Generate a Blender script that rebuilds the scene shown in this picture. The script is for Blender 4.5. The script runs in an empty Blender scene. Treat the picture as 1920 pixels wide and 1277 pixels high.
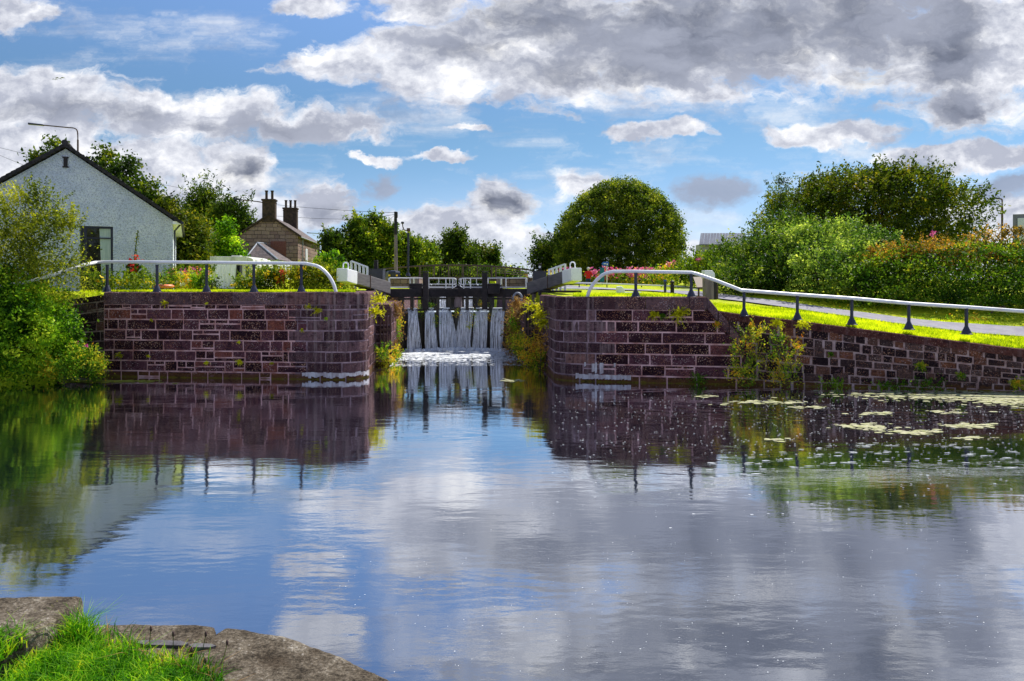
import bpy, bmesh, math, random
import numpy as np
from mathutils import Vector, Matrix
R = math.radians
random.seed(7)
rng = np.random.default_rng(7)
SC = bpy.context.scene
COL = SC.collection

# ------------------------------------------------------------------ camera, sun, sky
F, HZ, H = 1400.0, 535.0, 3.29          # focal length and horizon in photo pixels, eye height above the water
cam_d = bpy.data.cameras.new('camera'); cam = bpy.data.objects.new('camera', cam_d); COL.objects.link(cam)
cam.location = (0, 0, H); cam.rotation_euler = (R(90), 0, 0)
cam_d.sensor_width = 36; cam_d.lens = F / 1920 * 36
cam_d.shift_y = -(638.5 - HZ) / 1920
cam_d.clip_start = .05; cam_d.clip_end = 5000
SC.camera = cam
SC.render.resolution_x = 1024; SC.render.resolution_y = 681
SC.view_settings.view_transform = 'Standard'; SC.view_settings.look = 'None'
SC.view_settings.exposure = 0.5; SC.view_settings.gamma = 1
SUN_EL, SUN_AZ = 52, 38                  # azimuth to the right of the view direction (+Y)
sd = bpy.data.lights.new('sun', 'SUN'); sd.energy = 5.0; sd.angle = R(.5); sd.color = (1, .95, .84)
so = bpy.data.objects.new('sun', sd); COL.objects.link(so)
so.rotation_euler = (Vector((math.sin(R(SUN_AZ)) * math.cos(R(SUN_EL)), math.cos(R(SUN_AZ)) * math.cos(R(SUN_EL)), math.sin(R(SUN_EL))))).to_track_quat('Z', 'Y').to_euler()

class S:
    """a node socket with arithmetic"""
    nt = None
    def __init__(s, k): s.k = k
    @staticmethod
    def put(inp, v):
        if isinstance(v, S): S.nt.links.new(v.k, inp)
        elif isinstance(v, (tuple, list)) and len(v) == 3 and inp.type == 'RGBA': inp.default_value = (*v, 1)
        else: inp.default_value = v
def mth(op, a, b=0.0, c=0.0, clamp=False):
    n = S.nt.nodes.new('ShaderNodeMath'); n.operation = op; n.use_clamp = clamp
    S.put(n.inputs[0], a); S.put(n.inputs[1], b); S.put(n.inputs[2], c)
    return S(n.outputs[0])
S.__add__ = lambda a, b: mth('ADD', a, b)
S.__radd__ = lambda a, b: mth('ADD', b, a)
S.__sub__ = lambda a, b: mth('SUBTRACT', a, b)
S.__rsub__ = lambda a, b: mth('SUBTRACT', b, a)
S.__mul__ = lambda a, b: mth('MULTIPLY', a, b)
S.__rmul__ = lambda a, b: mth('MULTIPLY', b, a)
S.__truediv__ = lambda a, b: mth('DIVIDE', a, b)
def mx(a, b): return mth('MAXIMUM', a, b)
def sstep(x, lo, hi, to=(0, 1)):
    n = S.nt.nodes.new('ShaderNodeMapRange'); n.interpolation_type = 'SMOOTHSTEP'
    S.put(n.inputs[0], x); S.put(n.inputs[1], lo); S.put(n.inputs[2], hi); S.put(n.inputs[3], to[0]); S.put(n.inputs[4], to[1])
    return S(n.outputs[0])
def comb(x, y, z):
    n = S.nt.nodes.new('ShaderNodeCombineXYZ'); S.put(n.inputs[0], x); S.put(n.inputs[1], y); S.put(n.inputs[2], z)
    return S(n.outputs[0])
def sep(v):
    n = S.nt.nodes.new('ShaderNodeSeparateXYZ'); S.put(n.inputs[0], v); return [S(o) for o in n.outputs]
def noise(vec, scale, detail=4, rough=.55, dist=0.0, color=False):
    n = S.nt.nodes.new('ShaderNodeTexNoise'); S.put(n.inputs['Vector'], vec)
    n.inputs['Scale'].default_value = scale; n.inputs['Detail'].default_value = detail
    n.inputs['Roughness'].default_value = rough; n.inputs['Distortion'].default_value = dist
    return S(n.outputs['Color' if color else 'Fac'])
def voro(vec, scale, feat='F1', rand=1.0, out='Distance'):
    n = S.nt.nodes.new('ShaderNodeTexVoronoi'); n.feature = feat; S.put(n.inputs['Vector'], vec)
    n.inputs['Scale'].default_value = scale; n.inputs['Randomness'].default_value = rand
    return S(n.outputs[out])
def mix(f, a, b, mode='MIX'):
    n = S.nt.nodes.new('ShaderNodeMix'); n.data_type = 'RGBA'; n.blend_type = mode
    S.put(n.inputs[0], f); S.put(n.inputs[6], a); S.put(n.inputs[7], b)
    return S(n.outputs[2])
def ramp(f, stops, interp='LINEAR'):
    n = S.nt.nodes.new('ShaderNodeValToRGB'); S.put(n.inputs[0], f); cr = n.color_ramp; cr.interpolation = interp
    while len(cr.elements) < len(stops): cr.elements.new(.5)
    for e, (p, c) in zip(cr.elements, stops): e.position = p; e.color = (*c, 1)
    return S(n.outputs[0])
def mapv(vec, scale=(1, 1, 1), rot=(0, 0, 0), loc=(0, 0, 0)):
    n = S.nt.nodes.new('ShaderNodeMapping'); S.put(n.inputs[0], vec)
    n.inputs['Scale'].default_value = scale; n.inputs['Rotation'].default_value = rot; n.inputs['Location'].default_value = loc
    return S(n.outputs[0])
def coord(kind='Object'):
    n = S.nt.nodes.new('ShaderNodeTexCoord'); return S(n.outputs[kind])
def wpos():
    n = S.nt.nodes.new('ShaderNodeNewGeometry'); return S(n.outputs['Position'])
def attr(name):
    n = S.nt.nodes.new('ShaderNodeAttribute'); n.attribute_name = name; return S(n.outputs['Fac'])

def make_world():
    w = bpy.data.worlds.new('World'); SC.world = w; w.use_nodes = True
    nt = w.node_tree; nt.nodes.clear(); S.nt = nt
    out = nt.nodes.new('ShaderNodeOutputWorld'); bg = nt.nodes.new('ShaderNodeBackground')
    sky = nt.nodes.new('ShaderNodeTexSky'); sky.sky_type = 'NISHITA'; sky.sun_disc = False
    sky.sun_elevation = R(SUN_EL); sky.sun_rotation = R(SUN_AZ); sky.air_density = 1.0; sky.dust_density = .4; sky.ozone_density = 2.0
    d = coord('Generated'); x, y, z = sep(d)
    ya = mx(mth('ABSOLUTE', y), .12)
    U = 9.6 + x / ya * 14.0; V = 5.35 - mx(z, -.02) / ya * 14.0
    P = comb(U, V, 0.0)
    wn = noise(mapv(P, (1, 1.3, 1)), .9, 5, .6, color=True); wx, wy, _ = sep(wn)
    U2 = U + (wx - .5) * 1.5; V2 = V + (wy - .5) * .95
    def blobs(L, edge=1.0):
        acc = None
        for (cx, cy, rx, ry, wt) in L:
            a = (U2 - cx) / rx; b = (V2 - cy) / ry
            v = (1.0 - mth('SQRT', a * a + b * b)) * wt
            acc = v if acc is None else mth('SMOOTH_MAX', acc, v, .12)
        return acc
    clouds = [(6.4, 1.25, 1.6, .42, .8), (8.3, 1.15, 2.0, 1.0, 1), (10.4, .8, 2.6, 1.45, 1), (12.8, .8, 2.6, 1.5, 1), (15.2, .5, 2.8, 1.45, 1),
              (18.2, .9, 2.6, 1.7, 1), (7.9, 0.05, 1.2, .55, .9), (18.0, 2.0, .8, .6, 1), (15, -1.6, 9, 1.8, 1.0), (6.0, -1.3, 1.1, .8, 1),
              (.6, 1.9, 2.6, .75, 1), (3.4, 2.2, 2.4, .62, 1), (5.9, 2.35, 1.9, .4, .9), (.6, 2.85, 2.6, .8, 1), (2.6, 3.1, 2.4, .7, .9),
              (4.5, 3.15, .85, .66, 1), (6.0, 3.85, .85, .58, 1), (9.35, 3.75, .75, .6, 1), (6.9, 2.95, .5, .14, .9), (8.25, 2.9, .8, .14, .9),
              (8.8, 2.42, .6, .1, .8), (12.4, 2.5, 1.1, .22, 1), (15.6, 2.5, 1.5, .34, 1), (18.3, 2.9, 2.3, .30, 1), (18.9, 4.15, 1.7, .75, 1),
              (10.9, 3.5, .6, .4, .8), (8.4, 4.4, 1.9, .6, 1), (9.6, 4.7, 1.4, .5, 1), (3.4, 4.0, 2.6, .8, 1), (0, 4, 3, 1.2, 1), (11.5, 4.9, 3.2, .6, .8),
              (.1, .25, 1.2, .45, .9), (5.9, .05, 1.0, .32, .9), (-4, 2, 4, 2, 1), (25, 2, 4, 3, 1), (2, 5.2, 9, .5, .9), (14.5, 5.2, 9, .35, .8), (-6, -4, 6, 4, .8), (8, -9, 22, 4, .8)]
    D = blobs(clouds)
    fb = noise(comb(U2 * .85, V2 * 2.0, 2.0), 1.5, 9, .60)
    fb2 = noise(comb(U, V * 1.2, 7.0), 3.2, 7, .6)
    dens = D + (fb - .5) * 1.15 + (fb2 - .5) * .25
    mask = sstep(dens, .0, .38)
    # purely grey clouds
    G = blobs([(7.12, 3.45, .36, .34, 1), (13.4, 3.6, .85, .36, 1), (17.2, 3.1, .8, .25, .8), (18.9, 3.5, .8, .35, 1)])
    gm = sstep(G + (fb - .5) * .9, .0, .62)
    dark = blobs([(9.8, .15, 2.2, .9, 1.1), (13, .4, 3.2, 1.2, 1.3), (16.6, .2, 2.0, 1.3, 1.2), (8.9, .9, 1.4, .5, .7), (17.7, .75, 1.0, 1.5, 1.3), (16.3, 1.35, .9, .7, 1), (18.0, 2.05, .9, .5, 1.2), (11.4, .3, 2.6, .8, .7), (11.6, 1.35, 2.2, .55, .85), (14.3, 1.0, 2.2, .8, .8),
                  (1.4, 2.1, 2.2, .28, .7), (4.6, 3.2, .6, .45, .9), (4.7, 2.4, 2, .25, .6), (6.1, 4.0, .6, .22, .7), (9.5, 3.85, .7, .4, 1.3), (8.9, .7, 1.6, .5, .45),
                  (14.5, -1.0, 5, 1.0, 1.3), (11, -2.2, 4, .9, 1.2), (16.5, -2.0, 1.5, 1.2, 1.2), (17.5, -.6, 1.2, 1.0, 1.2), (9, 4.75, 1.4, .2, .5), (18, -.9, 1.2, 1.2, 1)])
    sh = noise(comb(U2 * .55, V2 * 1.25, 11.0), 1.15, 6, .58)
    dk = sstep(dark + (sh - .5) * 1.3 + (fb - .5) * .5 + (dens * .12), -.1, .95)
    edge = sstep(dens, .15, .8)
    c_white = ramp(fb2 * .3 + sh * .7 + dens * .10, [(.40, (1.12, 1.11, 1.10)), (.50, (.80, .82, .89)), (.62, (.46, .49, .59))])
    c_grey = ramp(sh * .7 + fb2 * .3, [(.25, (.09, .105, .155)), (.7, (.28, .31, .40))])
    ccol = mix(dk * (.35 + .65 * edge), c_white, c_grey)
    ccol = mix(sstep(sh, .42, .75) * edge * .45, ccol, (.52, .55, .66))
    K = 8.8
    skyc = S(sky.outputs[0])
    el = z
    tint = mix(sstep(el, .0, .2), (.56, .66, 1.0), mix(sstep(el, .2, .38), (.52, .69, .80), (.82, .96, 1.14)))
    base = mix(1.0, skyc, tint, 'MULTIPLY')
    halo = sstep(el, .0, .16, (1, 0)) * sstep(x, -.55, .1) * sstep(x, .1, .55, (1, 0))
    def sc(v, k):
        n = nt.nodes.new('ShaderNodeVectorMath'); n.operation = 'SCALE'; S.put(n.inputs[0], v); n.inputs[3].default_value = k; return S(n.outputs[0])
    base = mix(halo * .6, base, (6.6, 8.0, 9.3))
    veil = noise(comb(U * .35 + (wx - .5) * .8, V * 1.1, 21.0), 1.3, 6, .62)
    base = mix(sstep(veil, .46, .74) * .55, base, sc(c_white, K * .86))
    fin = mix(mask, base, sc(ccol, K * .95))
    fin = mix(gm * .95, fin, sc(mix(sh, (.22, .27, .38), (.44, .50, .64)), K))
    low = sstep(el, .0, .09, (1, 0)) * .6
    fin = mix(low, fin, (6.8, 7.8, 8.9))
    nt.links.new(fin.k, bg.inputs[0]); bg.inputs[1].default_value = .09
    nt.links.new(bg.outputs[0], out.inputs[0])
    return nt
make_world()

# ------------------------------------------------------------------ helpers
def P(px, py, D): return Vector(((px - 960) / F * D, D, H - (py - HZ) / F * D))
def ppm(D): return F / D
AX = Vector((-.0738, .9973, 0)); RX = Vector((.9973, .0738, 0)); LO = Vector((-1.85, 26, 0))
def L(u, v, z=0.0): return LO + RX * u + AX * v + Vector((0, 0, z))

def mat(name, fn):
    m = bpy.data.materials.new(name); m.use_nodes = True; nt = m.node_tree; nt.nodes.clear(); S.nt = nt
    out = nt.nodes.new('ShaderNodeOutputMaterial'); sh = fn(nt)
    nt.links.new(sh, out.inputs[0]); return m
def bsdf(nt, col, rough=.7, spec=.3, metal=0.0, bump=None, bstr=.5, bdist=.02, **kw):
    p = nt.nodes.new('ShaderNodeBsdfPrincipled')
    S.put(p.inputs['Base Color'], col); S.put(p.inputs['Roughness'], rough); S.put(p.inputs['Specular IOR Level'], spec); S.put(p.inputs['Metallic'], metal)
    for k, v in kw.items(): S.put(p.inputs[k.replace('_', ' ')], v)
    if bump is not None:
        b = nt.nodes.new('ShaderNodeBump'); b.inputs['Strength'].default_value = bstr; b.inputs['Distance'].default_value = bdist
        S.put(b.inputs['Height'], bump); nt.links.new(b.outputs[0], p.inputs['Normal'])
    return p.outputs[0]
def worn(name, c1, c2, scale=6, rough=.6, spec=.3, bump=.3, stain=None, stain_amt=.0, bd=.01, stretch=(1, 1, 1), metal=0.0):
    def fn(nt):
        w = mapv(wpos(), stretch); n1 = noise(w, scale, 6, .65); n2 = noise(w, scale * 7, 3, .6)
        c = mix(sstep(n1, .3, .7), c1, c2)
        c = mix(sstep(n2, .5, .8) * .35, c, tuple(k * .5 for k in c1))
        if stain: c = mix(sstep(noise(w, scale * .6, 6, .7), .62 - stain_amt * .3, .72) * min(1, stain_amt * 2), c, stain)
        return bsdf(nt, c, rough, spec, metal, n2 + n1, bump, bd)
    return mat(name, fn)
def leafmat(name, stops, trans=.35, clump=.8, rough=.55):
    if name.endswith(('leaves', 'fronds', 'blades', 'grass')):
        stops = [(p, (min(.8, c[0] * (1.0 + 1.1 * p)), min(.85, c[1] * (1.0 + .8 * p)), c[2] * .75)) for p, c in stops]; trans += .12
    def fn(nt):
        n = noise(wpos(), clump, 3, .6)
        f = attr('tint') * .58 + (n - .5) * 1.6 + .20
        c = ramp(f, stops)
        p = nt.nodes.new('ShaderNodeBsdfPrincipled'); S.put(p.inputs['Base Color'], c); p.inputs['Roughness'].default_value = rough
        p.inputs['Specular IOR Level'].default_value = .12
        t = nt.nodes.new('ShaderNodeBsdfTranslucent'); S.put(t.inputs[0], mix(.5, c, mix(1.0, c, (1.6, 1.7, .5), 'MULTIPLY')))
        m = nt.nodes.new('ShaderNodeMixShader'); m.inputs[0].default_value = trans
        nt.links.new(p.outputs[0], m.inputs[1]); nt.links.new(t.outputs[0], m.inputs[2]); return m.outputs[0]
    return mat(name, fn)

def setp(o, label=None, cat=None, group=None, kind=None):
    if label: o['label'] = label
    if cat: o['category'] = cat
    if group: o['group'] = group
    if kind: o['kind'] = kind
    return o
def thing(name, label, cat, loc=(0, 0, 0), group=None, kind=None):
    o = bpy.data.objects.new(name, None); COL.objects.link(o); o.location = loc; o.empty_display_size = .2
    return setp(o, label, cat, group, kind)
def wloc(o):
    v = Vector((0, 0, 0))
    while o: v = v + o.location; o = o.parent
    return v
def link_mesh(name, me, mats, parent=None, origin=None, smooth=False):
    o = bpy.data.objects.new(name, me); COL.objects.link(o)
    for m in (mats if isinstance(mats, (list, tuple)) else [mats]): me.materials.append(m)
    if smooth: me.polygons.foreach_set('use_smooth', [True] * len(me.polygons))
    if parent is not None: o.parent = parent
    return o
class MB:
    def __init__(s): s.v = []; s.f = []; s.t = []; s.m = []; s.tint = .5; s.mi = 0
    def vert(s, p): s.v.append(tuple(p)); s.t.append(s.tint); return len(s.v) - 1
    def face(s, ids): s.f.append(tuple(ids)); s.m.append(s.mi)
    def quad(s, a, b, c, d): s.face([s.vert(p) for p in (a, b, c, d)])
    def poly(s, pts): s.face([s.vert(p) for p in pts])
    def hexa(s, c):   # 8 corners: bottom 4 ccw, top 4 ccw
        i = [s.vert(p) for p in c]
        for q in ((0, 3, 2, 1), (4, 5, 6, 7), (0, 1, 5, 4), (1, 2, 6, 5), (2, 3, 7, 6), (3, 0, 4, 7)): s.face([i[k] for k in q])
    def box(s, c, size, ex=(1, 0, 0), ey=None, ez=None):
        ex = Vector(ex).normalized()
        if ez is None: ez = Vector((0, 0, 1))
        ez = Vector(ez); ey = Vector(ey) if ey is not None else ez.cross(ex).normalized()
        c = Vector(c); a, b, d = ex * size[0] / 2, ey * size[1] / 2, ez * size[2] / 2
        s.hexa([c - a - b - d, c + a - b - d, c + a + b - d, c - a + b - d, c - a - b + d, c + a - b + d, c + a + b + d, c - a + b + d])
    def beam(s, p, q, w, h, w2=None, h2=None, up=(0, 0, 1)):
        p = Vector(p); q = Vector(q); d = (q - p).normalized(); up = Vector(up)
        r = d.cross(up).normalized(); u = r.cross(d).normalized(); w2 = w2 or w; h2 = h2 or h
        s.hexa([p - r * w / 2 - u * h / 2, p + r * w / 2 - u * h / 2, q + r * w2 / 2 - u * h2 / 2, q - r * w2 / 2 - u * h2 / 2,
                p - r * w / 2 + u * h / 2, p + r * w / 2 + u * h / 2, q + r * w2 / 2 + u * h2 / 2, q - r * w2 / 2 + u * h2 / 2])
    def tube(s, pts, r, seg=8, r2=None, flat=1.0):
        pts = [Vector(p) for p in pts]; n = len(pts); rings = []
        for i, p in enumerate(pts):
            d = (pts[min(i + 1, n - 1)] - pts[max(i - 1, 0)]).normalized()
            a = d.cross(Vector((0, 0, 1)));
            if a.length < .05: a = d.cross(Vector((0, 1, 0)))
            a.normalize(); b = a.cross(d).normalized()
            rr = r if r2 is None else r + (r2 - r) * i / (n - 1)
            rings.append([s.vert(p + a * math.cos(2 * math.pi * k / seg) * rr + b * math.sin(2 * math.pi * k / seg) * rr * flat) for k in range(seg)])
        for i in range(n - 1):
            for k in range(seg): s.face([rings[i][k], rings[i][(k + 1) % seg], rings[i + 1][(k + 1) % seg], rings[i + 1][k]])
        s.face(rings[0][::-1]); s.face(rings[-1])
    def lathe(s, base, prof, seg=12):
        base = Vector(base); rings = []
        for r, z in prof: rings.append([s.vert(base + Vector((math.cos(2 * math.pi * k / seg) * r, math.sin(2 * math.pi * k / seg) * r, z))) for k in range(seg)])
        for i in range(len(prof) - 1):
            for k in range(seg): s.face([rings[i][k], rings[i][(k + 1) % seg], rings[i + 1][(k + 1) % seg], rings[i + 1][k]])
        s.face(rings[0][::-1]); s.face(rings[-1])
    def prism(s, poly, ext):   # poly = list of 3d points, ext vector
        ext = Vector(ext); a = [s.vert(p) for p in poly]; b = [s.vert(Vector(p) + ext) for p in poly]; n = len(a)
        s.face(a); s.face(b[::-1])
        for i in range(n): s.face([a[i], b[i], b[(i + 1) % n], a[(i + 1) % n]])
    def build(s, name, mats, parent=None, origin=None, smooth=False, bevel=0, fix=True):
        off = wloc(parent) if parent is not None else Vector(origin or (0, 0, 0))
        me = bpy.data.meshes.new(name)
        vv = np.array(s.v, dtype=np.float64).reshape(-1, 3) - np.array(off)
        me.from_pydata(vv.tolist(), [], s.f)
        me.polygons.foreach_set('material_index', s.m)
        at = me.attributes.new('tint', 'FLOAT', 'POINT'); at.data.foreach_set('value', s.t)
        if fix:
            bm = bmesh.new(); bm.from_mesh(me); bmesh.ops.recalc_face_normals(bm, faces=bm.faces); bm.to_mesh(me); bm.free()
        me.update()
        o = link_mesh(name, me, mats, parent, smooth=smooth)
        if parent is None: o.location = off
        if bevel:
            b = o.modifiers.new('bevel', 'BEVEL'); b.width = bevel; b.segments = 2; b.limit_method = 'ANGLE'
        return o
def quads_obj(name, V4, tint, mt, parent=None, origin=None, k=4):
    """V4: (N,k,3) independent polygons"""
    N = V4.shape[0]; off = wloc(parent) if parent is not None else Vector(origin or (0, 0, 0))
    me = bpy.data.meshes.new(name); me.vertices.add(N * k); me.loops.add(N * k); me.polygons.add(N)
    me.vertices.foreach_set('co', (V4.reshape(-1, 3) - np.array(off)).astype(np.float32).ravel())
    me.loops.foreach_set('vertex_index', np.arange(N * k, dtype=np.int32))
    me.polygons.foreach_set('loop_start', np.arange(0, N * k, k, dtype=np.int32))
    at = me.attributes.new('tint', 'FLOAT', 'POINT'); at.data.foreach_set('value', np.repeat(tint, k).astype(np.float32))
    me.update(calc_edges=True)
    o = link_mesh(name, me, mt, parent)
    if parent is None: o.location = off
    return o
def unit(a): return a / np.maximum(np.linalg.norm(a, axis=1, keepdims=True), 1e-9)
def leaf_quads(C, size, aspect=.5, dirs=None, dj=.5, up=0.0):
    N = len(C); a = rng.normal(size=(N, 3))
    if dirs is not None: a = dirs + a * dj
    a = unit(a); b = rng.normal(size=(N, 3)); b = unit(np.cross(a, b))
    l = (size * rng.uniform(.6, 1.35, N))[:, None] * .5; w = l * aspect
    return np.stack([C - a * l, C + b * w - a * l * .1, C + a * l, C - b * w - a * l * .1], axis=1)
def crown_points(lobes, n_cl, per, cr, shell=.8, zmin=-99, flat=.7, lump=.12, flow=None, sd=.1):
    lb = np.array(lobes, float); area = (lb[:, 3] * lb[:, 5] + lb[:, 3] * lb[:, 4]) ; pr = area / area.sum()
    idx = rng.choice(len(lb), n_cl, p=pr); d = unit(rng.normal(size=(n_cl, 3)))
    ph = lb[idx, 0:1] * 3.1
    lumpf = 1 + lump * (np.sin(d[:, 0:1] * 5 + ph) * np.cos(d[:, 2:3] * 6 + ph * 1.7) + .6 * np.sin(d[:, 1:2] * 11 + d[:, 0:1] * 9 + ph))
    r = np.where(rng.random((n_cl, 1)) < shell, 1 - np.abs(rng.normal(0, sd, (n_cl, 1))), rng.random((n_cl, 1)) ** .5)
    c = lb[idx, :3] + d * r * lumpf * lb[idx, 3:6]
    c = c[c[:, 2] > zmin]; n = len(c)
    ct = rng.random(n)
    crr = cr * rng.uniform(.6, 1.4, (n, 1))
    g = rng.normal(size=(n, per, 3)) * crr[:, :, None]
    if flow is not None: g = g + np.array(flow)[None, None, :] * rng.normal(size=(n, per, 1)) * crr[:, :, None]
    g[:, :, 2] *= flat
    pts = (c[:, None, :] + g).reshape(-1, 3)
    t = (.6 * np.repeat(ct, per) + .4 * rng.random(n * per))
    k = pts[:, 2] > zmin - .3
    return pts[k], t[k]
def sprays(bases, dirs, length, n, jit, droop=0.0):
    """points along twigs"""
    B = np.array(bases, float); Dv = unit(np.array(dirs, float)); m = len(B)
    t = np.linspace(0, 1, n)[None, :, None]; ln = np.array(length).reshape(-1, 1, 1)
    p = B[:, None, :] + Dv[:, None, :] * t * ln
    p[:, :, 2] -= (t[:, :, 0] ** 2) * ln[:, :, 0] * droop
    p = p + rng.normal(size=p.shape) * jit
    return p.reshape(-1, 3), np.repeat(rng.random(m), n) * .5 + rng.random(m * n) * .5
def limbs(mb, base, top_r, crown, n=9, r0=.2, seed=1):
    """tapered trunk with limbs reaching into crown lobes"""
    rn = random.Random(seed); base = Vector(base); lb = crown
    cen = Vector((sum(l[0] for l in lb) / len(lb), sum(l[1] for l in lb) / len(lb), sum(l[2] for l in lb) / len(lb)))
    fork = base.lerp(cen, .45); fork.x += rn.uniform(-.1, .1)
    mb.tube([base, base.lerp(fork, .5) + Vector((rn.uniform(-.08, .08), 0, 0)), fork], r0, 8, r0 * .75)
    mb.tube([fork, fork.lerp(cen, .6), cen + Vector((0, 0, lb[0][5] * .5))], r0 * .7, 7, r0 * .15)
    for i in range(n):
        l = lb[i % len(lb)]; d = Vector((rn.gauss(0, 1), rn.gauss(0, 1), abs(rn.gauss(.3, .7)))).normalized()
        e = Vector((l[0] + d.x * l[3] * .85, l[1] + d.y * l[4] * .85, l[2] + d.z * l[5] * .8))
        s0 = fork.lerp(cen, rn.uniform(0, .7)); mid = s0.lerp(e, .5) + Vector((0, 0, .12 * l[5]))
        mb.tube([s0, mid, e], r0 * .38, 6, r0 * .06)

# ------------------------------------------------------------------ materials
def stone_mat(name, dark, light, warm, streak=0.0, white=.25, mortar=False, vscale=1.0):
    def fn(nt):
        w = wpos(); t = attr('tint'); x, y, z = sep(w)
        n = noise(w, 9, 6, .7); nf = noise(w, 45, 4, .7)
        c = mix(sstep(t, .1, .9), dark, light)
        c = mix(sstep(t, .78, .95) * .7, c, warm)
        c = mix(sstep(n, .35, .75) * .7, c, tuple(k * .45 for k in dark))
        if streak:
            sx = noise(mapv(w, (3.2, 3.2, .14)), 1.6, 5, .7); sx2 = noise(mapv(w, (7, 7, .3)), 1.6, 4, .7)
            c = mix(sstep(sx, .5, .68) * streak, c, (.26, .19, .19))
            c = mix(sstep(sx2, .5, .72) * streak, c, (.015, .01, .014))
        sp = voro(w, 17, rand=1.0); sp2 = voro(mapv(w, (1, 1, 1), loc=(3, 1, 5)), 26)
        lic = sstep(sp, .20, .34, (1, 0)) * sstep(noise(w, 1.6, 3, .6), .42, .58)
        lic2 = sstep(sp2, .20, .32, (1, 0)) * sstep(noise(mapv(w, loc=(7, 3, 1)), 2.2, 3, .6), .42, .56)
        c = mix(mth('MINIMUM', lic * white * .8, 1.0), c, mix(t, (.70, .42, .28), (.55, .46, .48))); c = mix(lic2 * white * .9, c, (.60, .26, .14))
        c = mix(sstep(nf, .55, .75) * .25, c, (.42, .34, .36))
        # tide line: algae and limescale where the water level moves
        lvl = z + (noise(w, 3, 5, .7) - .5) * .25
        c = mix(sstep(lvl, .12, .22, (1, 0)) * .8, c, (.12, .055, .02))
        c = mix(sstep(lvl, .0, .06, (1, 0)) * .6, c, (.16, .14, .01))
        blot = noise(mapv(w, (1, 1, 1.6), loc=(9, 2, 4)), 3.4, 5, .7)
        c = mix(sstep(blot, .52, .66) * .6, c, (.012, .006, .012)); c = mix(sstep(blot, .44, .34, ) * .5 if 0 else sstep(blot, .30, .42, (1, 0)) * .55, c, (.24, .13, .15))
        return bsdf(nt, c, .9, .06, 0, n * .9 + nf * .6, 1, .05)
    return mat(name, fn)
M = {}
M['ashlar'] = stone_mat('wall_stone', (.026, .008, .014), (.135, .052, .070), (.28, .080, .045), 0.0, .9)
M['nose'] = stone_mat('dressed_stone', (.060, .028, .036), (.22, .125, .14), (.26, .12, .09), .85, .25)
M['rubble'] = stone_mat('rubble_stone', (.022, .012, .016), (.11, .068, .064), (.24, .085, .04), 0.0, .6)
M['coping'] = stone_mat('coping_stone', (.085, .040, .045), (.16, .10, .115), (.17, .08, .07), .25, .85)
M['redcoping'] = stone_mat('red_coping_stone', (.085, .028, .026), (.13, .05, .04), (.16, .06, .04), .2, .35)
M['mortar'] = worn('mortar', (.70, .45, .47), (.36, .16, .14), 3, .9, .1, .4)
M['mortarn'] = worn('tight_mortar', (.40, .28, .32), (.14, .09, .11), 4, .9, .1, .4)
M['mortar2'] = worn('rubble_mortar', (.44, .33, .34), (.24, .14, .13), 5, .9, .1, .4)
M['lime'] = worn('limescale', (.6, .58, .62), (.32, .26, .28), 8, .8, .2, .3, stretch=(1, 1, .2))
M['white'] = worn('white_paint', (.80, .80, .84), (.66, .67, .72), 2, .35, .5, .1, stain=(.34, .12, .04), stain_amt=.2)
M['whitec'] = worn('clean_white_paint', (.85, .85, .88), (.74, .75, .80), 2, .4, .4, .1)
M['navy'] = worn('dark_blue_metal', (.008, .009, .028), (.018, .020, .05), 4, .35, .5, .1)
M['black'] = worn('black_timber', (.010, .008, .010), (.030, .022, .024), 4, .6, .3, .3)
M['timber'] = worn('grey_timber', (.085, .080, .086), (.16, .145, .15), 3, .75, .2, .6, stretch=(1, .25, 4))
M['wet'] = worn('wet_timber', (.012, .009, .008), (.045, .032, .022), 5, .35, .5, .5, stain=(.05, .07, .01), stain_amt=.3, stretch=(3, 3, .5))
M['post'] = worn('pale_timber_post', (.14, .11, .12), (.28, .22, .23), 3, .75, .2, .5, stretch=(3, 3, .3))
M['rust'] = worn('rusty_metal', (.10, .045, .03), (.05, .03, .03), 8, .6, .4, .3)
M['soil'] = worn('soil', (.03, .02, .015), (.06, .04, .02), 2, .9, .1, .5)

def grass_fn(nt):
    w = wpos(); n = noise(w, .7, 5, .6); n2 = noise(w, 8, 5, .7)
    c = ramp(n * .6 + n2 * .5, [(.3, (.12, .22, .006)), (.48, (.34, .46, .010)), (.66, (.58, .60, .015)), (.8, (.62, .42, .05))])
    return bsdf(nt, c, .85, .1, 0, n2 + noise(w, 30, 3, .7), 1, .06)
M['lawn'] = mat('lawn', grass_fn)
M['path'] = worn('path_tarmac', (.20, .19, .24), (.28, .27, .31), 3, .85, .2, .3)
M['blade_y'] = leafmat('grass_blades', [(.15, (.10, .20, .006)), (.5, (.34, .44, .012)), (.8, (.55, .50, .03))], .4)

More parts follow.
